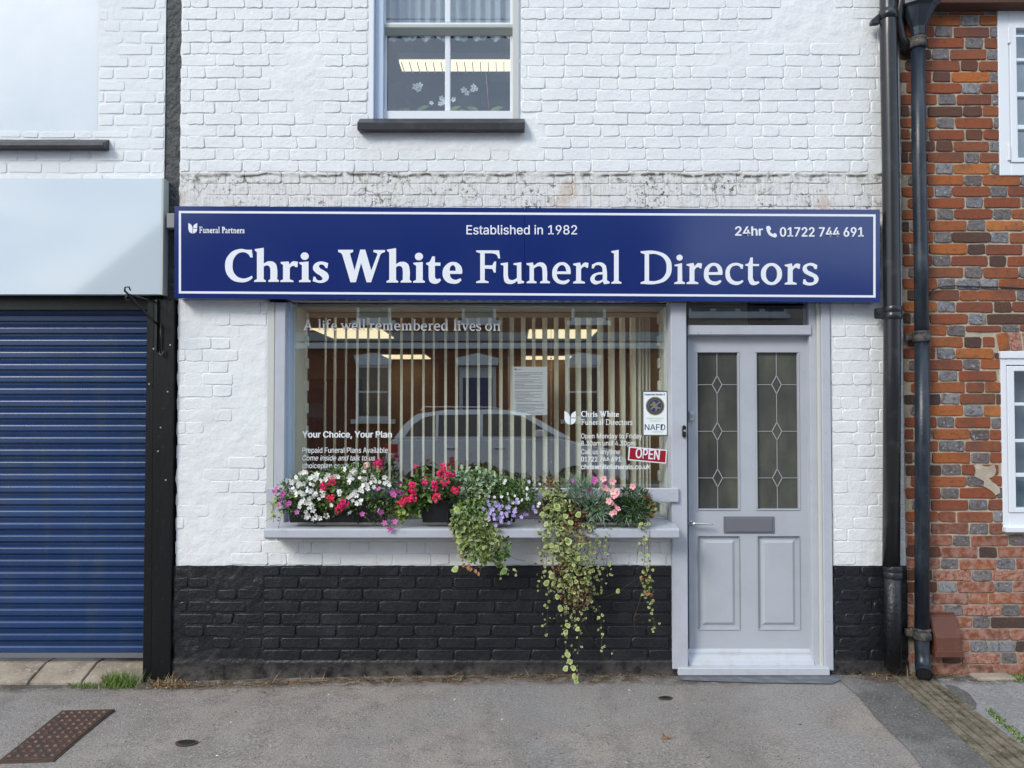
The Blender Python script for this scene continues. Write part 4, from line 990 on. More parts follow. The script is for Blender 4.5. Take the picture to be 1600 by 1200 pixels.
# brown vent cowl low on the wall
vb = thing('vent_cowl', 'brown sloping plastic vent cowl at the foot of the brick wall', 'vent', (P(1480,1000).x,-.02,.2))
x0,x1,z0,z1 = RC(1457,963,1499,1024,y=-.06)
MB().prism([(-.006,z1),(-.03,z1-.004),(-.085,z0+.11),(-.092,z0+.035),(-.092,z0+.006),(-.006,z0)], x0, x1, 'x').build('hood', M['terra'], vb, .006, 2)
MB().prism([(-.090,z0+.034),(-.097,z0+.034),(-.097,z0-.002),(-.090,z0-.002)], x0-.004, x1+.004, 'x').build('lip', M['terra'], vb, .002)
MB().box(x0-.01,x0+.16,-.012,-.002,z1-.03,z1+.012).build('back_plate', M['terra'], vb, .002)
# ledge slab at the base of the house
x0,x1 = P(1510,1055).x, P(1570,1055).x
tag(MB().box(x0,x1,-.12,-.02,-.06,.022).build('ledge_stone', M['stone'], None, .01), 'flat pale stone lying at the foot of the brick wall', 'stone')

# ------------------------------------------------------------------ rainwater pipes
def ring(mb, c, r, z0, z1, steps):
    mb.tube([(c[0],c[1],z0)]+[(c[0],c[1],z0+(z1-z0)*t) for t in steps[0]]+[(c[0],c[1],z1)], steps[1], 24)
bp = thing('soil_pipe', 'fat black plastic pipe down the right edge of the white shop', 'pipe', (P(1391,500,-.08).x,-.08,0))
YP = -.078
cxs = [(1387,-200),(1388,60),(1391.5,250),(1394,480),(1394,560),(1392.5,885)]
top = [P(a,b,YP) for a,b in cxs]
MB().tube(top[::-1], .0490, 24).build('pipe', M['pipe'], bp)
lo_ = [P(1394.5,884,YP),P(1395,1042,YP)]
MB().tube(lo_, .0475, 24).build('pipe', M['black'], bp)
def collar(c, h, r, par, m, lug=None, nm='collar'):
    mb = MB(); z = c.z
    mb.tube([(c.x,c.y,z-h),(c.x,c.y,z-h+.004),(c.x,c.y,z-.004),(c.x,c.y,z-.001),(c.x,c.y,z+.003),(c.x,c.y,z+h-.004),(c.x,c.y,z+h)], [r-.003,r,r,r-.003,r,r,r-.003], 24)
    o = mb.build(nm, m, par)
    if lug:
        MB().box(c.x-lug,c.x-r+.01,c.y-.012,c.y+.010,z-h*.9,z+h*.7).build('lug', m, par, .006, 2)
        MB().tube([(c.x-lug+.022,c.y-.0125,z),(c.x-lug+.022,c.y-.020,z)], .012, 12).build('bolt', m, par)
    return o
collar(P(1394,489,YP), .040, .056, bp, M['pipe'], .108)
collar(P(1395,893,YP), .038, .054, bp, M['black'], .0)
c = P(1388,24,YP); mb = MB()
mb.tube([(c.x,c.y,c.z-.03),(c.x,c.y,c.z+.03)], .0535, 24)
mb.build('clamp', M['pipe'], bp)
MB().prism([(c.x-.106,c.z-.055),(c.x-.05,c.z-.05),(c.x-.02,c.z+.028),(c.x-.06,c.z+.010),(c.x-.104,c.z-.028)], c.y+.0, c.y+.030).build('lug', M['pipe'], bp, .004)
ip = thing('cast_iron_downpipe', 'blue black cast iron downpipe with hopper on the brick house corner', 'pipe', (P(1440,500,-.07).x,-.07,0))
YI = -.068
seg1 = [P(1434,62,YI),P(1436,250,YI),P(1439,400,YI),P(1440,522,YI)]
MB().tube(seg1[::-1], .0395, 20).build('pipe', M['ironpipe'], ip)
MB().tube([P(1440.5,990,YI),P(1441,700,YI),P(1440.5,530,YI)], .0410, 20).build('pipe', M['ironpipe'], ip)
MB().tube([P(1440.5,986,YI),P(1441,1020,YI),P(1441,1036,YI-.01),P(1443,1048,YI-.045),P(1444,1054,YI-.075)], [.040,.041,.042,.044,.046], 20, caps=False).build('shoe', M['ironpipe'], ip)
MB().tube([P(1441,1020,YI),P(1441,1036,YI-.01),P(1443,1048,YI-.044),P(1444,1053,YI-.073)], [.036,.036,.038,.040], 20, caps=True).build('shoe_bore', M['blacksteel'], ip)
for px,py,mm in ((1440,526,'rust'),(1440.5,990,'rust'),(1434,68,'rust')):
    c = P(px,py,YI); mb = MB()
    mb.tube([(c.x,c.y,c.z-.034),(c.x,c.y,c.z-.028),(c.x,c.y,c.z+.004),(c.x,c.y,c.z+.008),(c.x,c.y,c.z+.020),(c.x,c.y,c.z+.027),(c.x,c.y,c.z+.034)], [.045,.052,.050,.045,.050,.052,.046], 20)
    mb.build('joint', M[mm], ip)
    if mm: MB().box(c.x-.085,c.x-.045,c.y+.01,c.y+.05,c.z-.025,c.z+.02).build('ear', M['rust'], ip, .006)
h0,h1 = P(1435,52,YI), P(1435,12,YI)
mb = MB()
def oct_(cx_, cy_, rx, ry, z): return [(cx_+rx*math.cos(a), cy_+ry*math.sin(a), z) for a in [math.pi/8+math.pi/4*i for i in range(8)]]
rings = [oct_(h0.x,YI,.040,.040,h0.z-.02), oct_(h0.x,YI,.045,.045,h0.z+.03), oct_(h1.x,YI-.01,.095,.075,h1.z-.012), oct_(h1.x,YI-.01,.115,.09,h1.z), oct_(h1.x,YI-.01,.118,.092,h1.z+.10), oct_(h1.x,YI-.01,.130,.10,h1.z+.11), oct_(h1.x,YI-.01,.130,.10,h1.z+.16)]
b0 = 0; mb.add([p for r_ in rings for p in r_], [(k*8+i,k*8+(i+1)%8,k*8+8+(i+1)%8,k*8+8+i) for k in range(len(rings)-1) for i in range(8)] + [tuple(range(len(rings)*8-8,len(rings)*8))])
mb.build('hopper', M['ironpipe'], ip, .003)
MB().tube([P(1405,62,-.03),P(1405,40,-.05),P(1412,14,-.05),P(1440,-4,-.06),P(1470,-30,-.06)], .016, 12).build('branch_pipe', M['blacksteel'], ip)
MB().tube([P(1420,80,-.04),P(1408,60,-.05),P(1402,30,-.06),P(1408,0,-.07),P(1416,-60,-.07)], .030, 14).build('swan_neck', M['blacksteel'], ip)

# ------------------------------------------------------------------ pavement furniture
dr = thing('drain_channel', 'ridged old concrete drain channel running out from the iron downpipe', 'drain', tuple(G(1480,1120)))
A0,A1,B0,B1 = [G(*p) for p in ((1392,1058),(1452,1058),(1556,1206),(1650,1206))]
nr = 5
for i in range(nr):
    t0, t1 = i/nr+.006, (i+1)/nr-.012
    for j in range(2):
        s0, s1 = (0,.43) if j == 0 else (.436,1.0)
        a = A0.lerp(A1,t0); b = A0.lerp(A1,t1); c = B0.lerp(B1,t0); d = B0.lerp(B1,t1)
        p = [a.lerp(c,s0), b.lerp(d,s0), b.lerp(d,s1), a.lerp(c,s1)]
        zt = .004+random.uniform(-.002,.003) + (.003 if i in (0,nr-1) else 0)
        MB().prism([(q.x,q.y) for q in p], -.05, gz(p[0].x,p[0].y)+zt+.006, 'z').build('ridge', M['concrete'], dr, .005, 2)
mh = thing('manhole_cover', 'small rusty rectangular iron cover with studs in the left pavement', 'manhole cover', tuple(G(90,1145)))
c4 = [G(97,1106),G(180,1104),G(84,1185),G(-6,1187)]
def ins(c, k):
    m_ = sum(c, Vector())/4; return [m_+(q-m_)*k for q in c]
zt = lambda q, d: max(gz(q.x+a*.09,q.y+b*.09) for a in range(-4,5) for b in range(-4,5))+d
fr = [(q.x,q.y) for q in c4]
MB().prism(fr, -.14, zt(c4[0],.004), 'z').build('frame', M['iron'], mh, .002)
inn = ins(c4,.93); MB().prism([(q.x,q.y) for q in inn], -.1, zt(c4[0],.008), 'z').build('lid', M['iron'], mh, .002)
sm_ = MB()
for i in range(6):
    for j in range(11):
        a = inn[0].lerp(inn[1],(i+.6)/6.2); b = inn[3].lerp(inn[2],(i+.6)/6.2); q = a.lerp(b,(j+.6)/11.2)
        z = zt(c4[0],.0075); r_ = .0105
        sm_.add([(q.x-r_,q.y-r_*.6,z),(q.x+r_,q.y-r_*.6,z),(q.x+r_,q.y+r_*.6,z),(q.x-r_,q.y+r_*.6,z)]+[(q.x-r_*.5,q.y-r_*.3,z+.007),(q.x+r_*.5,q.y-r_*.3,z+.007),(q.x+r_*.5,q.y+r_*.3,z+.007),(q.x-r_*.5,q.y+r_*.3,z+.007)],
            [(0,1,5,4),(1,2,6,5),(2,3,7,6),(3,0,4,7),(4,5,6,7)])
M['iron2'] = mat('pale_rust', (.20,.13,.10), .8, .3, var=[((.10,.06,.045),30,.45,.6)], bump=[(150,.5,.003)]); tag(sm_.build('studs', M['iron2'], mh), kind='stuff')
for px,py,sx_,lab in ((291,1160,17,'dark oval iron stopcock lid in the pavement, left of centre'),(1040,1092,11,'small dark iron stopcock lid in the pavement in front of the door')):
    q = G(px,py); rr = sx_/1200*(q.y-CAMY)
    sp_ = thing('stopcock_cover', lab, 'stopcock cover', (q.x,q.y,gz(q.x,q.y)))
    ringp = [(q.x+rr*math.cos(a)*(1+.1*math.sin(3*a)), q.y+rr*.62*math.sin(a)) for a in [i*math.pi/9 for i in range(18)]]
    MB().prism(ringp, -.08, zt(q,.004), 'z').build('rim', M['iron'], sp_, .001)
    MB().prism([(q.x+(a-q.x)*.78,q.y+(b-q.y)*.78) for a,b in ringp], -.07, zt(q,.007), 'z').build('lid', M['blacksteel'], sp_, .001)

# ------------------------------------------------------------------ leaves, flowers
def lm(name, c, c2=None, rough=.5):
    return mat(name, c, rough, .35, var=[((c2 or tuple(x*.65 for x in c)), 60, .45, .6)])
M['gdark'] = lm('dark_leaf', (.045,.10,.022)); M['gmid'] = lm('mid_leaf', (.085,.165,.035)); M['glight'] = lm('light_leaf', (.17,.26,.06))
M['lime'] = lm('lime_leaf', (.29,.37,.085), (.20,.30,.07)); M['yell'] = lm('yellow_green_leaf', (.46,.48,.22), (.34,.38,.14)); M['pale'] = lm('pale_cream_leaf_edge', (.56,.60,.36), (.45,.52,.3))
M['sage'] = lm('sage_leaf', (.22,.34,.20), (.35,.46,.33)); M['greyg'] = lm('grey_green_blade', (.16,.25,.17), (.23,.33,.25)); M['brownl'] = lm('dead_brown_leaf', (.14,.065,.032)); M['rustl'] = lm('rusty_leaf', (.34,.14,.05), (.22,.09,.04))
M['purl'] = lm('purplish_stem_leaf', (.075,.06,.045), (.05,.08,.03)); M['straw'] = lm('straw', (.40,.30,.17), (.27,.19,.1))
M['pink'] = mat('hot_pink_petal', (.80,.035,.13), .55, .25, objrand=[(.86,.045,.12),(.74,.025,.20),(.82,.03,.10)]); M['mauve'] = mat('mauve_petal', (.55,.10,.42), .55, .25, objrand=[(.62,.16,.45),(.48,.06,.34),(.60,.22,.52)])
M['lilac'] = mat('lilac_petal', (.42,.33,.68), .55, .25, objrand=[(.42,.33,.68),(.55,.48,.76),(.36,.25,.62)]); M['ppink'] = mat('pale_pink_petal', (.80,.42,.42), .55, .25, objrand=[(.82,.46,.44),(.80,.36,.40),(.85,.55,.50)])
M['eye'] = mat('yellow_flower_eye', (.42,.42,.10), .6, .2); M['eyed'] = mat('dark_flower_eye', (.25,.03,.10), .6, .2)
M['soil'] = mat('potting_soil', (.03,.022,.016), .95, .1, bump=[(60,1,.01)])
rl = random.Random(77)
def rv(r=rl): 
    while True:
        v = Vector((r.uniform(-1,1),r.uniform(-1,1),r.uniform(-1,1)))
        if .05 < v.length < 1: return v.normalized()
def leaf(mb, p, d, n, L, W, mi, kind='oval', mi2=None):
    d = d.normalized(); s = d.cross(n)
    if s.length < 1e-4: s = d.orthogonal()
    s.normalize(); n = s.cross(d)
    if kind == 'oval':
        q = [p, p+d*L*.3+s*W*.46+n*W*.12, p+d*L*.68+s*W*.40+n*W*.10-n*L*.06, p+d*L-n*L*.14, p+d*L*.68-s*W*.40+n*W*.10-n*L*.06, p+d*L*.3-s*W*.46+n*W*.12, p+d*L*.3, p+d*L*.68-n*L*.05]
        mb.add(q, [(0,1,6),(1,2,7,6),(2,3,7),(0,6,5),(6,7,4,5),(7,3,4)], mi)
    elif kind == 'blade':
        mb.add([p-s*W*.5, p+s*W*.5, p+d*L*.5+s*W*.42-n*L*.02, p+d*L-n*L*.1, p+d*L*.5-s*W*.42-n*L*.02], [(0,1,2,4),(4,2,3)], mi)
    else:
        c = p+d*L*.5; R_ = []; Q = []
        for i in range(7):
            a = 2*math.pi*i/7+.4; k = 1+.16*math.cos(i*2.3)
            R_.append(c+d*math.cos(a)*L*.5*k+s*math.sin(a)*W*.5*k+n*W*.06*math.cos(2*a))
            Q.append(c+n*.0012+d*math.cos(a)*L*.30+s*math.sin(a)*W*.30+n*W*.04*math.cos(2*a))
        mb.add(R_, [tuple(range(7))], mi2 if mi2 is not None else mi)
        if mi2 is not None: mb.add(Q, [tuple(range(7))], mi)
def mound(mb, ells, n, L, W, mis, kind='oval', up=.35, yb=-.10, yd=.11, mi2=None, face=.6, seed=1):
    """leaves through the volume of a few photo-ellipses (cx,cy,rx,ry) hanging in front of the window"""
    r = random.Random(seed); tot = sum(e[2]*e[3] for e in ells)
    for (cx_,cy_,rx,ry) in ells:
        for _ in range(int(n*rx*ry/tot)):
            a = r.uniform(0,2*math.pi); q = math.sqrt(r.random())
            u_, v_ = q*math.cos(a), q*math.sin(a); dome = math.sqrt(max(0,1-q*q))
            y = yb - yd*dome*(1-abs(r.gauss(0,.28)))
            p = P(cx_+u_*rx, cy_+v_*ry, y)
            out = Vector((u_*.8, -dome*.8-.15, -v_*.7+up)).normalized()
            d = (out*.7 + rv(r)*.75).normalized(); nn = (out*face + Vector((0,-.2,.8))*(1-face) + rv(r)*.55).normalized()
            k = r.uniform(.65,1.25)
            leaf(mb, p, d, nn, L*k, W*k, r.choice(mis), kind, mi2)
def trail(mb, pts, y0, y1, step, L, W, mis, mi2, stem=5, jit=5, kind='round', seed=1, r0=.0014, miss=0.0):
    """hanging strand through photo points with leaves each step px"""
    r = random.Random(seed); pp = []
    n = len(pts)
    seglen = [math.dist(a,b) for a,b in zip(pts,pts[1:])]; tot = sum(seglen)
    def at(s_):
        for (a,b,l_) in zip(pts,pts[1:],seglen):
            if s_ <= l_: t = s_/l_; return (a[0]+(b[0]-a[0])*t, a[1]+(b[1]-a[1])*t)
            s_ -= l_
        return pts[-1]
    k = max(3,int(tot/10)); line = []
    for i in range(k+1):
        t = i/k; q = at(tot*t); line.append(P(q[0]+r.uniform(-1,1)*1.2, q[1], y0+(y1-y0)*min(1,t*1.2)))
    mb.tube(line, r0, 4, stem, False, False)
    s_ = r.uniform(0,step)
    while s_ < tot:
        t = s_/tot; q = at(s_); p = P(q[0]+r.gauss(0,jit), q[1]+r.uniform(-2,2), y0+(y1-y0)*min(1,t*1.2)-.004-abs(r.gauss(0,.012)))
        if r.random() >= miss:
            d = Vector((r.uniform(-1,1), -.5, r.uniform(-1,.5))).normalized(); nn = (Vector((r.uniform(-.6,.6),-1,r.uniform(0,.7)))).normalized(); kk = r.uniform(.6,1.2)*(1.1-.35*t)
            leaf(mb, p-d*L*.4, d, nn, L*kk, W*kk, r.choice(mis), kind, mi2)
        s_ += step*r.uniform(.6,1.4)
def flower_me(name, npet, m, eye, cup=.15, wid=.9, eyer=.16, notch=.0):
    mb = MB(); n = npet*4; vs = [(0,0,0)]; fs = []
    for i in range(n):
        a = 2*math.pi*i/n; ph = (i % 4)/4; k = .62+.38*math.sin(math.pi*ph) ; k = .58 if i % 4 == 0 else (1.0 if i % 4 == 2 else .9)
        if notch and i % 4 == 2: k = 1-notch
        vs.append((math.cos(a)*k, -cup*k*k*(1+.3*math.sin(i*2.1)), math.sin(a)*k))
    for i in range(n): fs.append((0,1+i,1+(i+1)%n))
    mb.add(vs, fs, 0)
    mb.add([(math.cos(b)*eyer,-.07,math.sin(b)*eyer) for b in [i*math.pi/3 for i in range(6)]], [tuple(range(6))], 1)
    o = mb.build(name, [m, eye]); me = o.data; bpy.data.objects.remove(o); return me
F_w = [flower_me('flower', 5, M['petalw'], M['eye'], c, .9) for c in (.15,.35)]
F_m = flower_me('flower', 5, M['mauve'], M['eyed'], .2); F_l = flower_me('flower', 5, M['lilac'], M['eye'], .2, eyer=.2); F_p = flower_me('flower', 5, M['ppink'], M['pink'], .25, notch=.12)
F_lw = flower_me('flower', 5, M['petalw'], M['lilac'], .2, eyer=.35)
def headmesh(seed, m):
    """round flower head of many ruffled petals"""
    r = random.Random(seed); mb = MB()
    for i in range(34):
        v = rv(r); v.y = -abs(v.y) if r.random() < .75 else v.y
        p = v*r.uniform(.35,.68); s = v.orthogonal().normalized(); s = Matrix.Rotation(r.uniform(0,6.28),3,v) @ s; t = v.cross(s)
        w_ = r.uniform(.30,.44)
        mb.add([p-s*w_*.3, p+v*.20+s*w_*.5-t*w_*.7, p+v*.36+s*w_*.9, p+v*.20+s*w_*.5+t*w_*.7], [(0,1,2,3)], 0)
    o = mb.build('flower_head', m); me = o.data; bpy.data.objects.remove(o); return me
H_p = [headmesh(i, M['pink']) for i in range(3)]; H_pp = [headmesh(9, M['mauve'])]; H_r = [headmesh(12, M['ppink'])]
def put(me, px, py, y, rad_px, parent, name='flower', seed=None):
    p = P(px,py,y); o = bpy.data.objects.new(name, me if not isinstance(me, list) else rl.choice(me)); col.objects.link(o)
    s = rad_px/1200*(y-CAMY); o.scale = (s,s,s); o.location = p
    o.rotation_euler = (rl.uniform(-.9,.35), rl.uniform(0,6.28), rl.uniform(-.7,.7)); return child(o, parent)

# troughs on the sill
SZ = P(700,815,-.165).z; SZB = P(700,826,-.16).z
TY0, TY1 = -.172, -.057
tl = []
for a,b,lab in ((449,603,'black plastic trough at the left end of the shop sill, white flowers above'),(657,808,'black plastic trough in the middle of the shop sill, pink geraniums and ivy above'),(850,1012,'black plastic trough at the right end of the shop sill, trailing stems above')):
    x0, x1 = P(a,800,TY0).x, P(b,800,TY0).x
    zb = P((a+b)/2,817,TY0).z; zt_ = zb+.135
    t = thing('flower_trough', lab, 'planter', ((x0+x1)/2,(TY0+TY1)/2,zb), 'black troughs on the shop window sill'); tl.append(t)
    vo = lambda e, z_: [(x0+.012-e,TY0+.012-e,z_),(x1-.012+e,TY0+.012-e,z_),(x1-.012+e,TY1-.008+e*.6,z_),(x0+.012-e,TY1-.008+e*.6,z_)]
    mb = MB(); R4 = [vo(0,zb), vo(.012,zt_-.02), vo(.018,zt_-.019), vo(.018,zt_), vo(.008,zt_), vo(.004,zt_-.03)]
    mb.add([p for r_ in R4 for p in r_], [(k*4+i,k*4+(i+1)%4,k*4+4+(i+1)%4,k*4+4+i) for k in range(5) for i in range(4)]+[(0,3,2,1),(20,21,22,23)])
    mb.build('tub', M['plastic'], t, .002)
    MB().box(x0+.02,x1-.02,TY0+.016,TY1-.012,zt_-.05,zt_-.0295).build('soil', M['soil'], t)
    for f_ in (.28,.72):
        xx = x0+(x1-x0)*f_; MB().box(xx-.006,xx+.006,TY0-.004,TY0+.010,zb-.004,zt_-.03).build('clip', M['plastic'], t)

def plant(name, label, px, py, y=-.12, group=None):
    q = P(px,py,y); return thing(name, label, 'plant', tuple(q), group)
def fol(mb, mats, par, nm='foliage'): return tag(mb.build(nm, [M[m] for m in mats], par), kind='stuff')
# A  white bedding flowers with purple stems, left trough
A = plant('white_bedding_plant', 'mound of small white flowers over dark green leaves in the left trough', 520, 800)
mb = MB(); mound(mb, [(480,775,48,30),(540,762,52,34),(585,770,34,38),(520,790,60,20)], 2300, .024, .013, [0,0,1,1,2], seed=11)
mound(mb, [(500,752,50,14),(560,742,40,18),(455,765,22,18)], 700, .020, .011, [1,2,2,3], seed=12)
mound(mb, [(455,790,18,18),(600,795,22,24),(470,800,20,10)], 420, .022, .008, [4,0,1], seed=13)
fol(mb, ['gdark','gmid','glight','sage','purl'], A)
W1 = '270,410 330,400 360,440 490,290 550,280 600,285 430,360 400,410 440,410 470,460 450,500 550,450 640,380 680,350 620,390 750,310 740,360 720,390 650,460 690,480 540,460 500,470 380,530 400,560 430,600 440,630 480,590 520,610 545,620 610,530 600,570 650,580 680,560 750,550 770,580 730,610 700,640 680,670 740,640 840,640 630,690 600,730 560,690 520,730 490,770 480,820 530,760 580,760 640,770 680,800 650,830 620,840 580,900 600,950 620,960 590,980 740,950 720,990 690,1010 730,1010 800,995 900,960 985,790 830,570 860,400 890,390 820,410 920,330 1040,340 1090,350 690,870 790,690 1100,580 1110,620'
W2 = '190,230 340,240 300,290 350,300 490,270 260,360 310,380 420,370 500,370 530,380 470,400 620,360 640,400 600,440 670,430 730,430 260,430 240,450 480,490 520,470 550,500 450,530 430,560 480,580 540,540 350,580 330,610 370,640 290,640 245,670 440,720 380,760 430,760 810,360 880,380 850,420 810,450 880,480 640,510 100,590 270,910 310,720'
for s_, ox in ((W1,420),(W2,520)):
    for t in s_.split():
        a, b = map(float, t.split(',')); dpt = max(0, 1-((b/10+710-770)/50)**2)
        put(F_w, ox+a/10, 710+b/10, -.125-.10*dpt-.012, rl.uniform(3.0,5.2), A)
# pink geraniums pushing through the white flowers
Bp = plant('geranium', 'hot pink geranium heads scattered among the white flowers of the left trough', 530, 790)
mb = MB(); mound(mb, [(530,780,30,18),(592,742,10,16),(525,765,30,10)], 120, .034, .026, [0,1], 'round', seed=21, yd=.13)
q0 = P(588,780,-.14); q1 = P(591,728,-.16); mb.tube([q0,q1], .002, 5, 1)
fol(mb, ['gmid','glight'], Bp)
for px,py,rr in ((518.5,753,7),(506,759,8),(517,778,7.5),(529,795,7.5),(538,786,8),(533,790,7),(591,725,9)): put(H_p, px, py, -.245, rr, Bp, 'flower_head')
for px,py,rr in ((572,727,7),(519,746,6)): put(H_r, px, py, -.21, rr, Bp, 'flower_head')
# mauve trailing flowers
C_ = plant('mauve_trailing_plant', 'thin mauve flowers trailing at both ends of the left trough', 605, 800)
mb = MB()
for pts in (((600,775),(612,800),(606,826)),((560,800),(590,822)),((590,790),(600,820),(618,822)),((600,770),(618,760),(626,745))): trail(mb, pts, -.17, -.20, 3, .016, .007, [0,1,2], 2, 2, 3, 'oval', seed=len(mb.v))
fol(mb, ['gmid','gdark','purl'], C_)
for px,py in ((431.5,765),(434,762),(428,768),(442,771),(438,781),(436,789),(441,774),(449,788),(452,786),(464,800),(592,764),(566,803),(592,797),(595,800),(601,817),(617,815),(610,827),(613,770),(622,767),(625,754),(616,773),(629,771)):
    put(F_m, px, py, -.24 if 440 < px < 600 else -.20, rl.uniform(4,5.6), C_)
# ivy sprig over the left end of the sill
D_ = plant('ivy_sprig', 'yellow edged ivy sprig hanging over the left end of the pale window sill', 428, 815)
mb = MB(); trail(mb, [(440,770),(430,790),(428,806),(414,815)], -.16, -.19, 7, .026, .026, [0,1], 2, 3, 4, seed=3)
trail(mb, [(446,785),(440,806),(436,826)], -.16, -.20, 6, .024, .022, [0,1], 2, 3, 4, seed=4)
trail(mb, [(432,768),(426,786),(425,800)], -.15, -.18, 6, .022, .018, [0,1], 2, 3, 3, seed=5)
fol(mb, ['lime','glight','yell','purl'], D_)
# B  pink geraniums in the middle trough
E_ = plant('geranium', 'bushy geranium with many bright pink flower heads at the left of the middle trough', 672, 790)
mb = MB(); mound(mb, [(648,778,30,22),(665,768,36,22),(698,768,22,18),(650,792,24,14)], 620, .042, .023, [0,1,1,2], seed=31)
mound(mb, [(632,800,16,14),(628,792,10,14)], 120, .030, .024, [2,3], seed=33)
mound(mb, [(661,738,9,11),(695,744,14,12)], 50, .034, .015, [1,2], seed=32)
for a,b,c,d in ((650,775,650,731),(660,770,664,752),(696,770,695,730),(700,775,711,765),(680,790,683,778)): mb.tube([P(a,b,-.12),P(c,d,-.17)], .0022, 5, 1)
fol(mb, ['gdark','gmid','glight','lime'], E_)
for px,py,rr in ((694.5,729,8),(698,739,8),(687.5,741,7),(706,740,7),(696,754,8.5),(665,752,7.5),(678,757,7),(680,762,6),(712,765,8.5),(682.6,777,8.8),(650,730,4.5),(644,758,7.5),(644,765,7),(646,777,8),(640,780,7),(627,786,7.5),(632,782,7)):
    put(H_p, px, py, -.235, rr, E_, 'flower_head')
# C  pale variegated ivy spilling into a lime green curtain
I_ = plant('variegated_ivy', 'pale variegated ivy spilling from the middle trough in a lime green curtain', 745, 800)
mb = MB(); mound(mb, [(735,765,26,28),(750,752,24,18),(728,790,20,16),(722,745,14,12),(765,758,16,14)], 760, .034, .022, [0,0,1,2], 'oval', seed=41, mi2=3)
mound(mb, [(740,765,30,30),(755,760,30,22)], 300, .030, .024, [0,2], 'round', seed=42, mi2=3)
mound(mb, [(738,815,28,24),(745,840,28,24),(752,862,26,16)], 760, .028, .022, [4,1,0,4], 'oval', seed=43, yb=-.19, yd=.04, up=-.3)
mound(mb, [(745,800,36,22),(722,812,16,22)], 520, .027, .019, [0,1,4,2], 'oval', seed=45, yb=-.18, yd=.06, up=0)
mound(mb, [(786,852,13,20),(778,872,10,10)], 90, .024, .021, [2,2,1], 'round', seed=46, yb=-.17, yd=.04, up=-.3)
mound(mb, [(735,820,28,30),(748,850,30,26)], 300, .027, .024, [4,0,2], 'round', seed=44, mi2=5, yb=-.195, yd=.05, up=-.3)
for i,(pts) in enumerate((((718,800),(712,830),(716,860),(735,882),(718,892)),((730,810),(732,850),(742,880),(752,886)),((745,820),(752,850),(760,884)),((760,825),(770,850),(775,878),(790,888),(806,898)),((768,825),(786,832),(794,850),(790,868)),((775,840),(779,870),(781,905)),((722,815),(724,850),(728,878)))):
    trail(mb, pts, -.19, -.16, 4.2, .022, .019, [4,1,0], 5, 6, 5, seed=50+i)
mb.tube([P(796,868,-.15),P(806,874,-.16),P(820,876,-.15)], .0011, 4, 6)
fol(mb, ['sage','glight','gmid','pale','lime','yell','twig'], I_)
mb = MB(); r = random.Random(3)
for px,py in ((727,880),(731,884),(737,886),(742,889),(746,893),(735,882),(726,865),(760,835),(757,828)):
    d = Vector((r.uniform(-1,1),-.4,-.6)); leaf(mb, P(px,py,-.19), d, Vector((0,-1,.3)), .030, .020, 0)
fol(mb, ['rustl'], I_, 'dead_leaves')
r = random.Random(8)                                       # the largest single leaves
for px,py in ((721,830),(722,840),(728,823),(734,798),(712,791),(784,866),(790,860),(792,888),(716,885),(762,801),(748,815)):
    mb = MB(); leaf(mb, Vector((0,0,0)), Vector((r.uniform(-.8,.8),-.2,-.6)), Vector((r.uniform(-.3,.3),-1,.4)), .045, .038, 0, 'round', 1)
    mb.build('leaf', [M['lime' if px < 770 else 'gmid'],M['yell' if px < 770 else 'glight']], I_, loc=P(px,py,-.225 if py < 850 else -.20))
# D  lilac flowers
L_ = plant('lilac_bedding_plant', 'dense green mound with tiny lilac flowers at the right of the middle trough', 800, 790)
mb = MB(); mound(mb, [(800,775,32,26),(812,768,26,20),(785,765,24,20),(825,780,16,16),(790,795,22,16)], 1700, .020, .011, [0,1,1,2], seed=61)
mound(mb, [(785,800,22,14),(775,752,26,12)], 220, .020, .013, [1,3], seed=62); fol(mb, ['gdark','gmid','glight','sage','purl'], L_)
LIL = '1015,635 1045,645 1055,665 1035,675 1080,690 1075,705 965,705 1020,735 950,745 955,765 1000,790 1005,780 1100,770 1095,765 1040,830 1055,825 1085,845 1090,860 1110,810 940,810 945,835 1025,905 1180,875 1210,850 1250,785 1265,715 1180,690 1165,700 1190,635 1270,630 1150,770 1160,790 1250,745 1365,775 1390,775 1330,810 1470,685 1480,715 1500,745 945,665 930,625 880,715 1010,830 1070,810 1185,740 1230,790 1100,680 985,720'
for t in LIL.split():
    a,b = map(float,t.split(',')); put(F_l, 640+a/7.62, 700+b/7.5, -.235, rl.uniform(3.0,4.2), L_)
for t in '940,565 1010,575 1095,570 1170,535 950,465 1020,322 1140,380 1125,410 1420,395 1400,475 1280,600 1340,610 1400,590 1180,600 1230,640 1530,680 1545,650 1550,420 1395,545 1300,640 1255,560'.split():
    a,b = map(float,t.split(',')); put(F_lw, 640+a/7.62, 700+b/7.5, -.215, rl.uniform(2.6,3.6), L_)
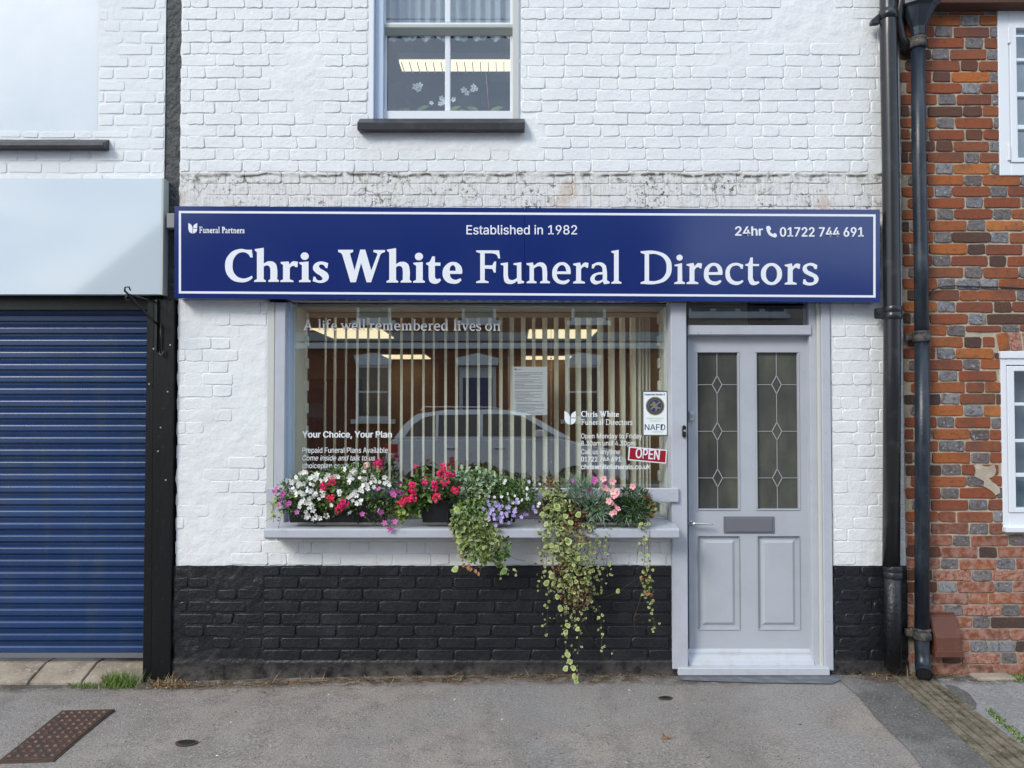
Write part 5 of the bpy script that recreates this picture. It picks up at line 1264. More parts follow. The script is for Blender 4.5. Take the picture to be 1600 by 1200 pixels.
# E  trailing nummularia, yellow and brown, to the ground
T_ = plant('trailing_creeper', 'long yellow green round leaved creeper with brown stems trailing from right trough to the ground', 880, 820)
mb = MB(); mound(mb, [(862,765,18,12),(870,785,20,18),(858,800,12,14),(885,800,24,20)], 360, .028, .024, [0,1,2], 'round', seed=71, mi2=3)
mound(mb, [(862,756,16,8),(905,800,28,22),(893,815,22,16)], 420, .026, .012, [4,5,4,4], seed=72)
mound(mb, [(870,830,26,26),(880,862,30,24),(895,905,30,30),(900,870,26,30)], 420, .025, .021, [0,1,2], 'round', seed=73, mi2=3, yb=-.19, yd=.045, up=-.3)
mound(mb, [(898,840,24,30),(893,905,26,36),(905,925,20,28),(885,880,20,30)], 640, .022, .010, [4,5,4,6], seed=74, yb=-.18, yd=.04, up=-.3)
TR = [((850,800),(845,860),(846,930)),((856,800),(853,870),(858,920),(854,985),(848,995)),((868,810),(864,870),(866,930)),((876,810),(878,880),(884,960),(884,1010),(890,1030),(905,1060)),((884,815),(886,900),(882,960),(887,1000)),
      ((893,820),(900,900),(908,960),(905,1000),(904,1022)),((902,820),(905,880),(898,960),(904,985)),((915,820),(922,880),(926,930),(938,960),(941,1020),(943,1026)),((925,810),(932,850),(944,880),(938,930)),((912,815),(918,860),(915,905),(920,960)),
      ((945,820),(940,850),(928,880),(930,905)),((948,830),(952,850),(946,880),(950,905)),((889,900),(893,950),(897,985)),((898,920),(912,950),(916,975))]
for i,pts in enumerate(TR): trail(mb, pts, -.185, -.13, 4.6, .0215, .0195, [0,1,2,1] if i % 3 else [1,2,5], 3, 6, 5.5, seed=80+i, miss=.12)
for pts in (((941,935),(965,925),(990,908),(1001,900)),((890,930),(915,985),(933,1012)),((1003,925),(996,950),(990,965),(992,985),(1000,1000))): mb.tube([P(a,b,-.12) for a,b in pts], .0013, 4, 6)
fol(mb, ['lime','glight','gmid','yell','brownl','rustl','twig'], T_)
r = random.Random(18)
for px,py,k in ((850,800,1),(855,815,1),(858,826,.9),(862,848,1),(872,852,1.4),(884,840,1.5),(885,857,1),(866,787,1.3),(875,790,1.2),(881,803,1),(907,800,1.2),(888,813,1.1),(866,895,1.3),(858,908,1.2),(868,908,1),(870,928,1),(875,945,1.2),(902,912,1),(918,898,.9),(883,1020,1.1),(888,1029,1.1),(887,1041,1.1),(893,1039,1.1),(898,1052,1),(903,1057,1),(899,1061,1),(967,920,.9),(884,974,1),(887,985,1),(905,980,.9),(922,936,.8)):
    mb = MB(); leaf(mb, Vector((0,0,0)), Vector((r.uniform(-.8,.8),-.2,-.5)), Vector((r.uniform(-.4,.4),-1,.4)), .032*k, .030*k, 0, 'round', 1)
    mb.build('leaf', [M['lime' if k < 1.3 else 'glight'],M['yell']], T_, loc=P(px,py,-.225 if py < 870 else (-.175 if py < 1000 else -.15)))
# F  grey-green dianthus
K_ = plant('pink_dianthus', 'spiky grey green dianthus with pale pink flowers in the right trough', 930, 790)
def tuft(mb, cx_, cy_, rx, ry, n, L, W, mis, seed, y=-.12, up=.7, dn=0):
    r = random.Random(seed)
    for _ in range(n):
        a = r.uniform(0,6.283); q = math.sqrt(r.random()); u_,v_ = q*math.cos(a), q*math.sin(a); dome = math.sqrt(1-q*q)
        p = P(cx_+u_*rx, cy_+v_*ry, y-.11*dome*r.uniform(.3,1))
        d = Vector((u_*.9+r.gauss(0,.35), -.55+r.gauss(0,.3), up-v_*.7+r.gauss(0,.3))).normalized()
        leaf(mb, p, d, rv(r)+Vector((0,-.7,.4)), L*r.uniform(.6,1.2), W, r.choice(mis), 'blade')
mb = MB(); tuft(mb, 925, 785, 38, 26, 900, .050, .0045, [0,0,1,2], 91); tuft(mb, 905, 760, 26, 12, 260, .050, .0045, [0,0,1], 92, up=1.0); tuft(mb, 930,800,30,18,260,.05,.0045,[0,1],93,up=-.2)
for a,b,c,d in ((925,765,894,752),(930,765,930,749),(940,770,943,748),(950,775,957,752),(940,775,945,763)): mb.tube([P(a,b,-.16),P(c,d,-.17)], .0014, 4, 2)
fol(mb, ['greyg','sage','gmid'], K_)
for px,py,rr in ((943,748,6),(957,752,6.5),(944,761,6.5),(948,764,5),(958,768,7),(964,770,7),(960,774,6.5),(952,783,6.5),(956,785,5),(962,790,5.5),(965,795,5.5),(961,800,5.5),(956,802,5),(989,760,6)):
    put(F_p, px, py, -.24, rr, K_)
for px,py,rr in ((894,751,4.5),(930,749,5.5),(928,752,5),(922,766,4.5),(945,756,4)): put(F_m, px, py, -.22, rr, K_)
# G  dark green spiky bush
N_ = plant('dark_dianthus', 'dense dark green spiky plant at the right end of the right trough', 990, 800)
mb = MB(); tuft(mb, 990, 788, 27, 26, 1500, .036, .0042, [0,0,1,2], 95, up=.3); tuft(mb, 985,806,28,14,420,.036,.0042,[0,1,2],96,up=-.3)
fol(mb, ['gdark','gmid','greyg'], N_)
mb = MB(); mound(mb, [(1013,785,8,18),(1012,798,10,10)], 60, .030, .018, [0,1], seed=97); fol(mb, ['lime','rustl'], N_, 'yellowing_leaves')
# H  right hand strand
S_ = plant('trailing_creeper', 'thin bare creeper strand hanging from the right end of the right trough', 1012, 850)
mb = MB()
for i,pts in enumerate((((1000,815),(1008,850),(1006,900),(1014,930),(1020,960),(1026,985)),((1012,815),(1014,860),(1012,905),(1008,940)),((1006,840),(996,860),(994,880)),((1015,880),(1018,920),(1016,950),(1024,990)))):
    trail(mb, pts, -.19, -.13, 5.2, .020, .018, [0,1,2], 3, 4, 4, seed=110+i, miss=.25)
mb.tube([P(1015,815,-.19),P(1016,885,-.18)], .0011, 4, 4); mb.tube([P(1004,925,-.13),P(996,950,-.11),P(988,975,-.10)], .0011, 4, 4)
mound(mb, [(1010,905,7,10),(1012,925,7,8)], 40, .024, .018, [5,0], seed=119, yb=-.16, yd=.03)
fol(mb, ['lime','glight','gmid','yell','twig','rustl'], S_)

# ------------------------------------------------------------------ ground litter and weeds
def ghit(px,py,d=.004): q = G(px,py); q.z = gz(q.x,q.y)+d; return q
gr = MB(); r = random.Random(4)
for _ in range(750):
    cx_ = r.gauss(185,16) if r.random() < .75 else r.gauss(128,14)
    p = ghit(cx_, 1062+r.gauss(0,3.5) if cx_ > 155 else 1064+r.gauss(0,2)); h = r.uniform(.03,.11)*(1 if cx_ > 160 else .35)
    d = Vector((r.uniform(-.7,.7), r.uniform(-.7,.5), 1)).normalized(); leaf(gr, p, d, rv(r), h, .0035, r.choice([0,1,2]), 'blade')
tag(fol(gr, ['gmid','glight','lime'], None, 'grass_tuft'), 'green grass tuft growing at the foot of the stone threshold', 'grass')
sw_ = MB()
for _ in range(2200):
    z_ = r.random()
    if z_ < .55: px = r.uniform(275,1060); py = 1052+(1060-px)*.016+r.expovariate(.25)
    elif z_ < .75: px = r.gauss(262,16); py = 1062+r.gauss(0,4)
    else: px = r.gauss(1400,42); py = 1053+r.gauss(0,5)
    p = ghit(px,py,.006); d = Vector((r.uniform(-1,1), r.uniform(-.5,.5), r.uniform(0,.18 if z_ < .55 else .5))).normalized()
    if r.random() < .55: leaf(sw_, p, d, Vector((0,0,1)), r.uniform(.015,.10), .0032, r.choice([0,0,1]), 'blade')
    else: leaf(sw_, p, d, Vector((0,0,1)), r.uniform(.008,.020), r.uniform(.006,.013), r.choice([0,1,2]), 'oval')
tag(fol(sw_, ['straw','brownl','rustl'], None, 'litter'), 'dry straw and leaf litter along the wall foot', 'litter')
mo_ = MB()
for _ in range(2600):
    q_ = r.random()
    if q_ < .35: px, py = r.gauss(1470,25), 1047+r.gauss(0,3)
    elif q_ < .6: px, py = r.gauss(1580,28), 1056+r.gauss(0,3)
    elif q_ < .85: t_ = r.random(); px, py = 1545+60*t_+r.gauss(0,3), 1112+52*t_+r.gauss(0,3)
    else: px, py = 1600+r.gauss(0,20), 1062+r.gauss(0,3)
    p = ghit(px,py,.005); leaf(mo_, p, Vector((r.uniform(-1,1),r.uniform(-1,1),.7)).normalized(), rv(r), r.uniform(.005,.013), .005, r.choice([0,1,2]), 'blade')
tag(fol(mo_, ['gdark','gmid','lime'], None, 'moss'), 'green moss along the drain channel and brick wall foot', 'moss')
gv = MB()
for _ in range(1500):
    px, py = r.uniform(-40,1650), 1050+150*r.random()**1.3; p = ghit(px,py,.0); s = r.uniform(.0012,.0045)*(1 if r.random() < .93 else 1.8)
    gv.add([p+Vector((s*math.cos(a),s*math.sin(a)*.8,0)) for a in (0,1.5,3,4.6)]+[p+Vector((0,0,s*.9))], [(0,1,4),(1,2,4),(2,3,4),(3,0,4)], r.choice([0,1,1,2]))
M['chip'] = mat('pale_chip', (.45,.43,.40), .8, .3); M['dchip'] = mat('dark_chip', (.05,.048,.045), .8, .3)
tag(gv.build('grit', [M['chip'],M['asphalt2'],M['dchip']]), 'loose grit scattered over the pavement', 'grit', kind='stuff')
def deadleaf(px, py, s, m, lab, seed, up=.02):
    r = random.Random(seed); mb = MB(); c = ghit(px,py,up*.4); n = 11; ring_ = []
    for i in range(n):
        a = 2*math.pi*i/n; k = s*(1+.28*math.sin(3*a+seed)+r.uniform(-.12,.12)); ring_.append(Vector((math.cos(a)*k, math.sin(a)*k*.55, up*(.4+.6*math.sin(2*a+seed)))))
    mb.add([Vector((0,0,0))]+ring_, [(0,1+i,1+(i+1)%n) for i in range(n)], 0, True)
    tag(mb.build('fallen_leaf', M[m], None, loc=c), lab, 'leaf')
M['tanleaf'] = lm('tan_leaf', (.45,.32,.20), (.33,.22,.13))
deadleaf(1031,1046,.034,'tanleaf','curled tan leaf at the wall foot beside the door post',1,.04)
deadleaf(1042,1155,.025,'rustl','small rusty orange leaf lying on the open pavement',2,.022)
deadleaf(702,1064,.010,'rustl','tiny orange leaf below the black plinth',3,.01)
deadleaf(1370,1052,.030,'blacksteel','black crumpled leaf at the foot of the right plinth',4,.02)
deadleaf(4,1031,.03,'tanleaf','yellow leaf on the stone threshold at the far left',6,.02)
deadleaf(1596,1050,.05,'tanleaf','yellow leaf at the foot of the brick wall, far right',7,.03)
deadleaf(340,1179,.008,'paper','tiny white scrap of paper on the left pavement',8,.004)

# ------------------------------------------------------------------ inside the shop
room = thing('front_office', 'warm lit front office with cream ceiling seen through the shop window', 'room', (0,3,0))
ZC = 2.40; RX0, RX1, RYB = -2.6, 1.50, 6.4
MB().box(RX0,RX1,.34,RYB,-.02,.02).build('floor', M['floor'], room)
MB().box(RX0,RX1,.34,RYB,ZC,ZC+.03).build('ceiling', M['ceil'], room)
MB().box(RX0-.05,RX0,.34,RYB,.0,ZC).build('side_wall', M['wallin'], room)
MB().box(RX1,RX1+.05,.34,RYB,.0,ZC).build('side_wall', M['cream'], room)
MB().box(RX0,RX1,RYB,RYB+.05,0,ZC).build('back_wall', M['wallin'], room)
MB().box(P(690,650,4).x,P(770,650,4).x,3.6,3.7,0,ZC-.001).build('partition', M['walldark'], room)
MB().box(P(470,650,5).x,P(560,650,5).x,5.2,5.3,0,2.05).build('inner_door', M['walldark'], room)
MB().box(RX1-.03,RX1-.001,4.6,4.95,1.95,2.2).build('picture', M['walldark'], room)
# front wall inside face around the window
wl, wr_ = -1.345, .966
MB().box(RX0,wl,.335,.345,0,ZC).box(wr_,RX1,.335,.345,0,ZC).box(wl,wr_,.335,.345,0,gz0-.02).build('inner_front_wall', M['cream'], room)
# reveals of painted brick, soffit boards and window board
def tooth(side):
    x = wl if side < 0 else wr_
    z = gz0; k = 0
    e_ = gx0-.012 if side < 0 else gx1+.012
    MB().box(min(x,e_),max(x,e_),.10,.334,gz0-.02,gz1+.08).build('reveal', M['reveal'], room)
    while z < gz1-.01:
        w_ = .028 if k % 2 else .046
        a = x-side*(.016 if k % 2 else .004); 
        MB().box(min(x,a),max(x,a),.27,.325,z,z+.066).build('brick', M['reveal'], room, .004)
        z += .073; k += 1
tooth(-1); tooth(1)
zs_ = P(800,474,.15).z
ZSO = 2.253
for i in range(4): MB().box(wl,wr_,.10+i*.058,.10+i*.058+.055,ZSO,ZSO+.02).build('soffit_board', M['ceil'], room, .002)
MB().box(gx0,gx1,.10,.34,ZSO+.021,ZSO+.10).build('soffit_core', M['walldark'], room)
MB().box(wl,wr_,.336,.352,P(800,496,.34).z,ZSO-.004).build('blind_fascia', M['cream'], room, .002)
MB().box(wl,wr_,.145,.5,gz0-.03,gz0+.012).build('window_board', M['frame'], room, .002)
def cpanel(pts, lab):
    xs_ = [G(a,b,ZC) for a,b in pts]; x0,x1 = min(q.x for q in xs_), max(q.x for q in xs_); y0,y1 = min(q.y for q in xs_), max(q.y for q in xs_)
    t = thing('ceiling_light', lab, 'ceiling light', ((x0+x1)/2,(y0+y1)/2,ZC-.02), 'lit ceiling panels in the shop')
    MB().box(x0-.02,x1+.02,y0-.02,y1+.02,ZC-.012,ZC-.001).build('frame', M['upvc'], t)
    MB().box(x0,x1,y0,y1,ZC-.020,ZC-.0125).build('diffuser', M['panel'], t)
cpanel([(487,511),(593,511),(610,526)], 'lit ceiling panel at the upper left of the shop window')
cpanel([(827,513),(934,513),(827,526)], 'lit ceiling panel at the upper right of the shop window')
cpanel([(597,553),(662,553),(673,559)], 'far lit ceiling panel behind the left louvres')
cpanel([(822,555),(893,555),(822,560)], 'far lit ceiling panel behind the notice')

M['fill_panel'] = mat('added_fill_light_panel', (.8,.75,.6), .5, .2, emis=((1,.88,.66), 3.2))
for xx,sd in ((-1.0,'left'),(.35,'right')):  # unseen panels added to brighten the office and the blind
    t = thing('ceiling_light', 'added unseen fill light panel on the ceiling behind the shop window head, '+sd+' one', 'ceiling light', (xx,.95,ZC-.02), 'lit ceiling panels in the shop'); MB().box(xx-.3,xx+.3,.65,1.25,ZC-.020,ZC-.0015).build('diffuser', M['fill_panel'], t)
# vertical blind
vbn = thing('vertical_blind', 'cream vertical louvre blind hanging behind the shop window', 'blind', (0,.36,2))
BY = .40; bz1_ = P(700,490,BY).z; bz0_ = P(700,768,BY).z
MB().box(wl+.01,wr_-.01,BY-.02,BY+.02,bz1_,bz1_+.035).build('head_rail', M['cream'], vbn, .002)
lx = [509,524,541.6,559,576,593,610,628,645,662.5,679,697,714,731,748.5,766,783,800,818,834.6,851.5,869.5,886.7,903.6,920.8,938.2,955.6,972.8,989,996,1001,1007,1012]
def louvre(ang, w=.118, sag=.011):
    mb = MB(); vs = []; n = 6; th_ = .0012
    for k in range(n+1):
        t = k/n-.5; a = w*t; b = sag*(1-4*t*t); vs.append((a*math.cos(ang)-b*math.sin(ang), a*math.sin(ang)+b*math.cos(ang)))
    nn = Vector((-math.sin(ang), math.cos(ang)))*th_
    ring_ = vs + [(x+nn.x,y+nn.y) for x,y in vs[::-1]]
    return mb.prism(ring_, bz0_-BY*0, bz1_, 'z', 0, False)
base_ang = math.atan2(1, (575-800)/1200)
lme = {}
for i, px in enumerate(lx):
    q = P(px,620,BY); ang = base_ang + rl.uniform(-.05,.05); key = round(ang*20)
    if key not in lme:
        o = louvre(key/20).build('louvre', M['blind'], None); lme[key] = o.data; bpy.data.objects.remove(o)
    o = bpy.data.objects.new('louvre', lme[key]); col.objects.link(o); o.location = (q.x,BY,0); child(o, vbn)
MB().tube([(P(509,764,BY-.04).x,BY-.045,bz0_+.02),(P(1010,764,BY-.04).x,BY-.045,bz0_+.02)], .0012, 5).build('bottom_chain', M['tape'], vbn)
# cable display with the notice
nd = thing('notice_display', 'white printed notice sheet hung on thin steel cables behind the glass', 'notice', (.1,.2,1.6))
NY = .20
for px in (794.5,861): 
    a, b = P(px,478,NY), P(px,765,NY); MB().tube([a,b], .0014, 6).build('cable', M['tape'], nd)
    for py in (499,560,580,640,662,722):
        q = P(px,py,NY); MB().box(q.x-.006,q.x+.006,NY-.005,NY+.005,q.z-.0035,q.z+.0035).build('clamp', M['chrome'], nd, .001)
r = RC(801,573,855,648.5,y=NY); MB().box(r[0],r[1],NY-.002,NY,r[2],r[3]).build('sheet', M['paper'], nd)
mb = MB(); rr = random.Random(12)
for k in range(29):
    py = 582+k*2.25; x0_ = 804+(2 if k > 18 else 0); x1_ = x0_+ rr.choice([16,30,44,44,42,24])
    if k in (4,12,21): continue
    a = RC(x0_,py,x1_,py+.75,y=NY-.0025); mb.box(a[0],a[1],NY-.0026,NY-.0021,a[2],a[3])
tag(mb.build('print_lines', M['ink'], nd), kind='stuff')
tulip(804,575.5,2.4,3,NY-.0021,M['navy'],nd); sans('Funeral Partners',807,815,578.2,NY-.0021,M['navy'],nd,cap=1.7,depth=.0004)
# blue chair and desk glimpsed at the left
ch_ = thing('office_chair', 'blue office chair glimpsed through the left of the shop window', 'chair', (P(500,650,5).x,5,0))
M['bluefab'] = mat('blue_fabric', (.16,.36,.62), .85, .2)
q = P(494,643,5.0); mb = MB()
mb.prism([(q.x-.12,q.z-.10),(q.x-.14,q.z+.02),(q.x-.09,q.z+.09),(q.x,q.z+.12),(q.x+.09,q.z+.09),(q.x+.14,q.z+.02),(q.x+.12,q.z-.10)], 4.96, 5.02); mb.build('backrest', M['bluefab'], ch_, .03, 3)
MB().box(q.x-.22,q.x+.22,4.55,5.0,.46,.54).build('seat', M['bluefab'], ch_, .03, 2)
MB().tube([(q.x,4.78,.05),(q.x,4.78,.46)], .03, 10).build('column', M['blacksteel'], ch_)
MB().tube([(q.x,5.04,.5),(q.x,5.04,q.z-.05)], .02, 8).build('back_support', M['blacksteel'], ch_)
for i in range(5):
    a = i*1.2566; MB().tube([(q.x,4.78,.08),(q.x+.26*math.cos(a),4.78+.26*math.sin(a),.05)], .018, 8).build('foot', M['blacksteel'], ch_)
dk = thing('desk', 'brown desk inside the shop behind the louvres', 'desk', (.2,3,0))
MB().box(-.9,.9,2.7,3.4,.72,.75).build('top', M['wallin'], dk, .004)
for a,b in ((-.86,2.74),(.80,2.74),(-.86,3.3),(.80,3.3)): MB().box(a,a+.06,b,b+.06,.02,.7195).build('leg', M['walldark'], dk)
MB().box(-.8,.8,3.3,3.33,.3,.7195).build('modesty_panel', M['wallin'], dk)
# transom and door lobby
lob = thing('door_lobby', 'dim lobby behind the door seen through the narrow transom light', 'room', (1.5,1,0))
MB().box(RX1+.06,2.36,.34,2.2,-.02,.0).box(RX1+.06,2.36,2.2,2.25,0,2.9).box(RX1+.06,2.36,.34,2.2,2.75,2.8).box(RX1+.06,RX1+.10,.34,2.2,0,2.75).box(2.32,2.36,.34,2.2,0,2.75).build('walls', M['walldark'], lob)
# ------------------------------------------------------------------ room behind the sash window
up = thing('upstairs_room', 'grey upstairs room behind the sash window', 'room', (-.4,1.5,3))
ux0,ux1,uy,uz0,uz1 = -1.9,1.3,3.6,2.9,5.2
MB().box(ux0,ux1,.34,uy,uz0-.03,uz0).box(ux0,ux1,.34,uy,uz1,uz1+.03).box(ux0-.03,ux0,.34,uy,uz0,uz1).box(ux1,ux1+.03,.34,uy,uz0,uz1).box(ux0,ux1,uy,uy+.03,uz0,uz1).build('walls', M['greywall'], up)
MB().box(wx0+.02,wx1-.02,.145,.34,wz0-.02,wz0+.006).build('window_board', M['upvc'], up, .003)
# striplight
a, b = P(623,97,1.1), P(830,95,1.1)
sl = thing('strip_light', 'lit louvred strip light behind the lower panes of the sash window', 'ceiling light', tuple((a+b)/2))
MB().box(a.x,b.x,1.05,1.22,a.z-.0,a.z+.05).build('housing', M['upvc'], sl, .003)
MB().box(a.x+.01,b.x-.01,1.06,1.21,a.z-.022,a.z-.001).build('tube', M['tube'], sl)
n = 17
for i in range(n): 
    x = a.x+(b.x-a.x)*(i+.5)/n; MB().box(x-.003,x+.003,1.05,1.22,a.z-.034,a.z-.0225).build('louvre_fin', M['upvc'], sl)
for x in (a.x+.1,b.x-.1): MB().tube([(x,1.13,a.z+.05),(x,1.13,uz1)], .004, 6).build('hanger', M['tape'], sl)
# net curtain with scalloped hem
nc = thing('net_curtain', 'pale net curtain with scalloped hem across the top of the sash window', 'curtain', (-.4,.18,4))
mb = MB(); X0, X1 = P(598,60,.2).x, P(803,60,.2).x; n = 150; zt2 = wz1-.05; zh = P(700,66,.2).z
vs = []
for i in range(n+1):
    x = X0+(X1-X0)*i/n; yy = .19+.016*math.sin(i*.55)+.006*math.sin(i*.23); sc_ = abs(math.sin(math.pi*i/n*7.5))
    vs += [(x,yy,zh+.055-.055*sc_**.6),(x,yy,zt2)]
mb.add(vs, [(2*i,2*i+2,2*i+3,2*i+1) for i in range(n)], 0, True)
mm = bpy.data.materials.new('net'); mm.use_nodes = True; t_ = mm.node_tree; b_ = t_.nodes['Principled BSDF']; b_.inputs['Base Color'].default_value = (.70,.75,.80,1); b_.inputs['Roughness'].default_value = .9; b_.inputs['Alpha'].default_value = .62
mb.build('fabric', mm, nc)
MB().tube([(X0,.19,zt2),(X1,.19,zt2)], .008, 8).build('rod', M['upvc'], nc)
# orchids on the inner sill
def orchid(lab, stem, fl, lv):
    t = thing('orchid', lab, 'plant', tuple(P(stem[0][0],stem[0][1],.26)), 'white orchids on the upstairs window board')
    MB().tube([P(a,b,.27) for a,b in stem], .0018, 6).build('stem', M['stemg'], t)
    for a,b,rr_ in fl:
        o = put(F_w, a, b, .24, rr_, t); o.rotation_euler = (rl.uniform(-.3,.3), rl.uniform(0,6), rl.uniform(-.3,.3))
    mb = MB()
    for (a,b,dx_,dz_) in lv: leaf(mb, P(a,b,.25), Vector((dx_,-.1,dz_)), Vector((0,-1,.6)), .10, .045, 0)
    tag(mb.build('leaves', M['glight'], t), kind='stuff')
    c = P(stem[0][0],172,.27); MB().tube([(c.x,c.y,wz0+.006),(c.x,c.y,wz0+.05)], [.03,.038], 14).build('pot', M['greywall'], t)
orchid('orchid with one big white bloom in the lower left pane', [(660,176),(640,160),(626,150),(628,135),(650,128)], [(650,136,6.5),(656,134,6),(653,139,5.5)], [(645,176,-1,.3),(650,176,.8,.5)])
orchid('orchid with white blooms beside the central glazing bar', [(700,176),(692,165),(690,152)], [(690,154,5),(694,160,5),(688,162,4.5),(709,156,4.5),(674,161,4)], [(700,176,.9,.5),(706,176,1,.2)])
orchid('orchid with small white blooms in the lower right pane', [(760,176),(755,160),(752,145),(735,128)], [(725,141,5.5),(729,145,5),(740,136,5),(743,139,4.5),(738,141,4)], [(765,176,1,.5),(750,176,-1,.5)])
MB_ = MB().tube([P(759,112,.27),P(764,172,.27)], .0016, 6).build('plant_cane', M['ppink']); tag(MB_, 'thin pale cane standing among the orchids in the right pane', 'plant cane')

# ------------------------------------------------------------------ across the street (seen in the glass)
def bricktex(name, c1, c2, mo):
    m = mat(name, c1, .85, .2); n = m.node_tree; b = n.nodes['Principled BSDF']
    t = n.nodes.new('ShaderNodeTexBrick'); t.inputs['Scale'].default_value = 1; t.inputs['Brick Width'].default_value = .225; t.inputs['Row Height'].default_value = .075; t.inputs['Mortar Size'].default_value = .008
    t.inputs['Color1'].default_value = (*c1,1); t.inputs['Color2'].default_value = (*c2,1); t.inputs['Mortar'].default_value = (*mo,1)
    g = n.nodes.new('ShaderNodeNewGeometry'); s = n.nodes.new('ShaderNodeSeparateXYZ'); c = n.nodes.new('ShaderNodeCombineXYZ'); n.links.new(g.outputs['Position'], s.inputs[0]); n.links.new(s.outputs[0], c.inputs[0]); n.links.new(s.outputs[2], c.inputs[1]); n.links.new(c.outputs[0], t.inputs['Vector']); n.links.new(t.outputs[0], b.inputs['Base Color']); return m
M['farbrick'] = bricktex('terrace_brick', (.20,.065,.038), (.14,.048,.03), (.11,.08,.065))
M['farslate'] = mat('slate_roof', (.10,.105,.115), .7, .3, var=[((.14,.14,.15),3,.4,.6)]); M['farstone2'] = mat('grey_fascia_band', (.24,.27,.28), .7, .3); M['farstone'] = mat('grey_painted_stone', (.52,.55,.56), .7, .3); M['farcream'] = mat('cream_render', (.52,.44,.38), .8, .2)
M['darkglass'] = mat('dark_window_glass', (.03,.035,.04), .08, .6); M['carwhite'] = mat('white_car_paint', (.72,.73,.74), .2, .5, coat=.6); M['tyre'] = mat('tyre_rubber', (.02,.02,.02), .8, .2); M['taillight'] = mat('red_tail_light', (.45,.01,.01), .2, .6)
FYD = -14.0; FR = 18.7
def fx(px): return (px-800)/1200*FR
def fz(py): return 1.57+(650-py)/1200*FR
ter = thing('brick_terrace', 'red brick terrace across the street with grey stone lintels, mirrored in the shop glass', 'building', (-1,FYD,0))
def fbx(n_, m_, x0, x1, y0, y1, z0, z1, par=ter): return MB().box(x0,x1,y0,y1,z0,z1).build(n_, m_, par)
EZ = 5.9; TX0, TX1 = -7.8, 4.0
fbx('wall', M['farbrick'], TX0, TX1, FYD-8, FYD, 0, EZ)
MB().prism([(FYD+.3,EZ),(FYD-4,9.6),(FYD-8.3,EZ)], TX0-.1, TX1+.1, 'x').build('roof', M['farslate'], ter)
fbx('string_course', M['farstone'], TX0, TX1, FYD+.001, FYD+.12, fz(544), fz(535)); fbx('gutter', M['blacksteel'], TX0, TX1, FYD+.3, FYD+.42, EZ-.1, EZ)
fbx('string_course', M['farstone2'], TX0, TX1, FYD+.001, FYD+.06, fz(532), fz(518))
def fwin(cx_, z0, z1, w_=.84, lint=True):
    f = fbx('window', M['farstone'], cx_-w_/2, cx_+w_/2, FYD+.001, FYD+.05, z0, z1)
    MB().box(cx_-w_/2+.07,cx_+w_/2-.07,FYD+.051,FYD+.06,z0+.08,z1-.06).build('pane', M['darkglass'], f)
    MB().box(cx_-w_/2+.07,cx_+w_/2-.07,FYD+.061,FYD+.08,(z0+z1)/2-.02,(z0+z1)/2+.03).build('meeting_rail', M['farstone'], f)
    MB().box(cx_-w_/2-.12,cx_+w_/2+.12,FYD+.001,FYD+.12,z0-.11,z0-.001).build('sill', M['farstone'], f)
    if lint: MB().prism([(cx_-w_/2,z1+.001),(cx_+w_/2,z1+.001),(cx_+w_/2+.06,z1+.24),(cx_,z1+.30),(cx_-w_/2-.06,z1+.24)], FYD+.001, FYD+.09).build('lintel', M['farstone'], f)
for px in (416,582,911): fwin(fx(px), fz(655), fz(570))
for px in (416,582,748,921): fwin(fx(px), fz(500), fz(500)+1.4)
dcx = fx(746); dr_ = fbx('door', M['farstone'], dcx-.45, dcx+.45, FYD+.001, FYD+.06, .05, fz(572))
MB().box(dcx-.36,dcx+.36,FYD+.061,FYD+.09,.06,fz(590)).build('leaf', M['navy'], dr_)
MB().prism([(dcx-.5,fz(571)),(dcx+.5,fz(571)),(dcx+.52,fz(560)),(dcx,fz(552)),(dcx-.52,fz(560))], FYD+.001, FYD+.3).build('door_hood', M['farstone'], ter)
for x in (-5,-.2,3.4): fbx('chimney', M['farbrick'], x-.35, x+.35, FYD-4.3, FYD-3.7, 9.2, 10.6)
lo2 = thing('cream_house', 'low cream rendered house with a casement strip across the street', 'building', (8,FYD,0))
fbx('wall', M['farcream'], TX1+.12, 13, FYD-7, FYD-.02, 0, 4.6, lo2); MB().prism([(FYD+.3,4.6),(FYD-3.5,5.7),(FYD-7.3,4.6)], TX1+.12, 13.2, 'x').build('roof', M['farslate'], lo2)
for i in range(4):
    x = fx(1078)+i*.60; f = MB().box(x,x+.585,FYD-.019,FYD+.05,fz(491),fz(491)+.95).build('window', M['upvc'], lo2)
    MB().box(x+.06,x+.525,FYD+.051,FYD+.055,fz(491)+.08,fz(491)+.9).build('pane', M['darkglass'], f)
MB().box(fx(1078)-.1,fx(1215)+.3,FYD-.019,FYD+.14,fz(491)-.09,fz(491)-.001).build('sill', M['upvc'], lo2)
le_ = thing('end_house', 'lower slate roofed end house at the left end of the terrace', 'building', (-9.2,FYD,0))
MB().prism([(-10.6,0),(-7.92,0),(-7.92,6.4),(-10.6,4.2)], FYD-7, FYD-.1).build('wall', M['farbrick'], le_)
MB().prism([(-10.9,3.95),(-7.91,6.42),(-7.91,6.65),(-10.9,4.2)], FYD-7.1, FYD+.2).build('roof', M['farslate'], le_)
for i,(h,lab) in enumerate(((7.30,'highest'),(7.22,'middle'),(7.08,'lowest'))):
    tag(MB().tube([(x,-6-.0*i,h-.05+.05*(x/16)**2) for x in range(-16,17,2)], .007, 5).build('overhead_cable', M['blacksteel']), '%s of the three overhead cables crossing above the street'%lab, 'cable', 'overhead cables')
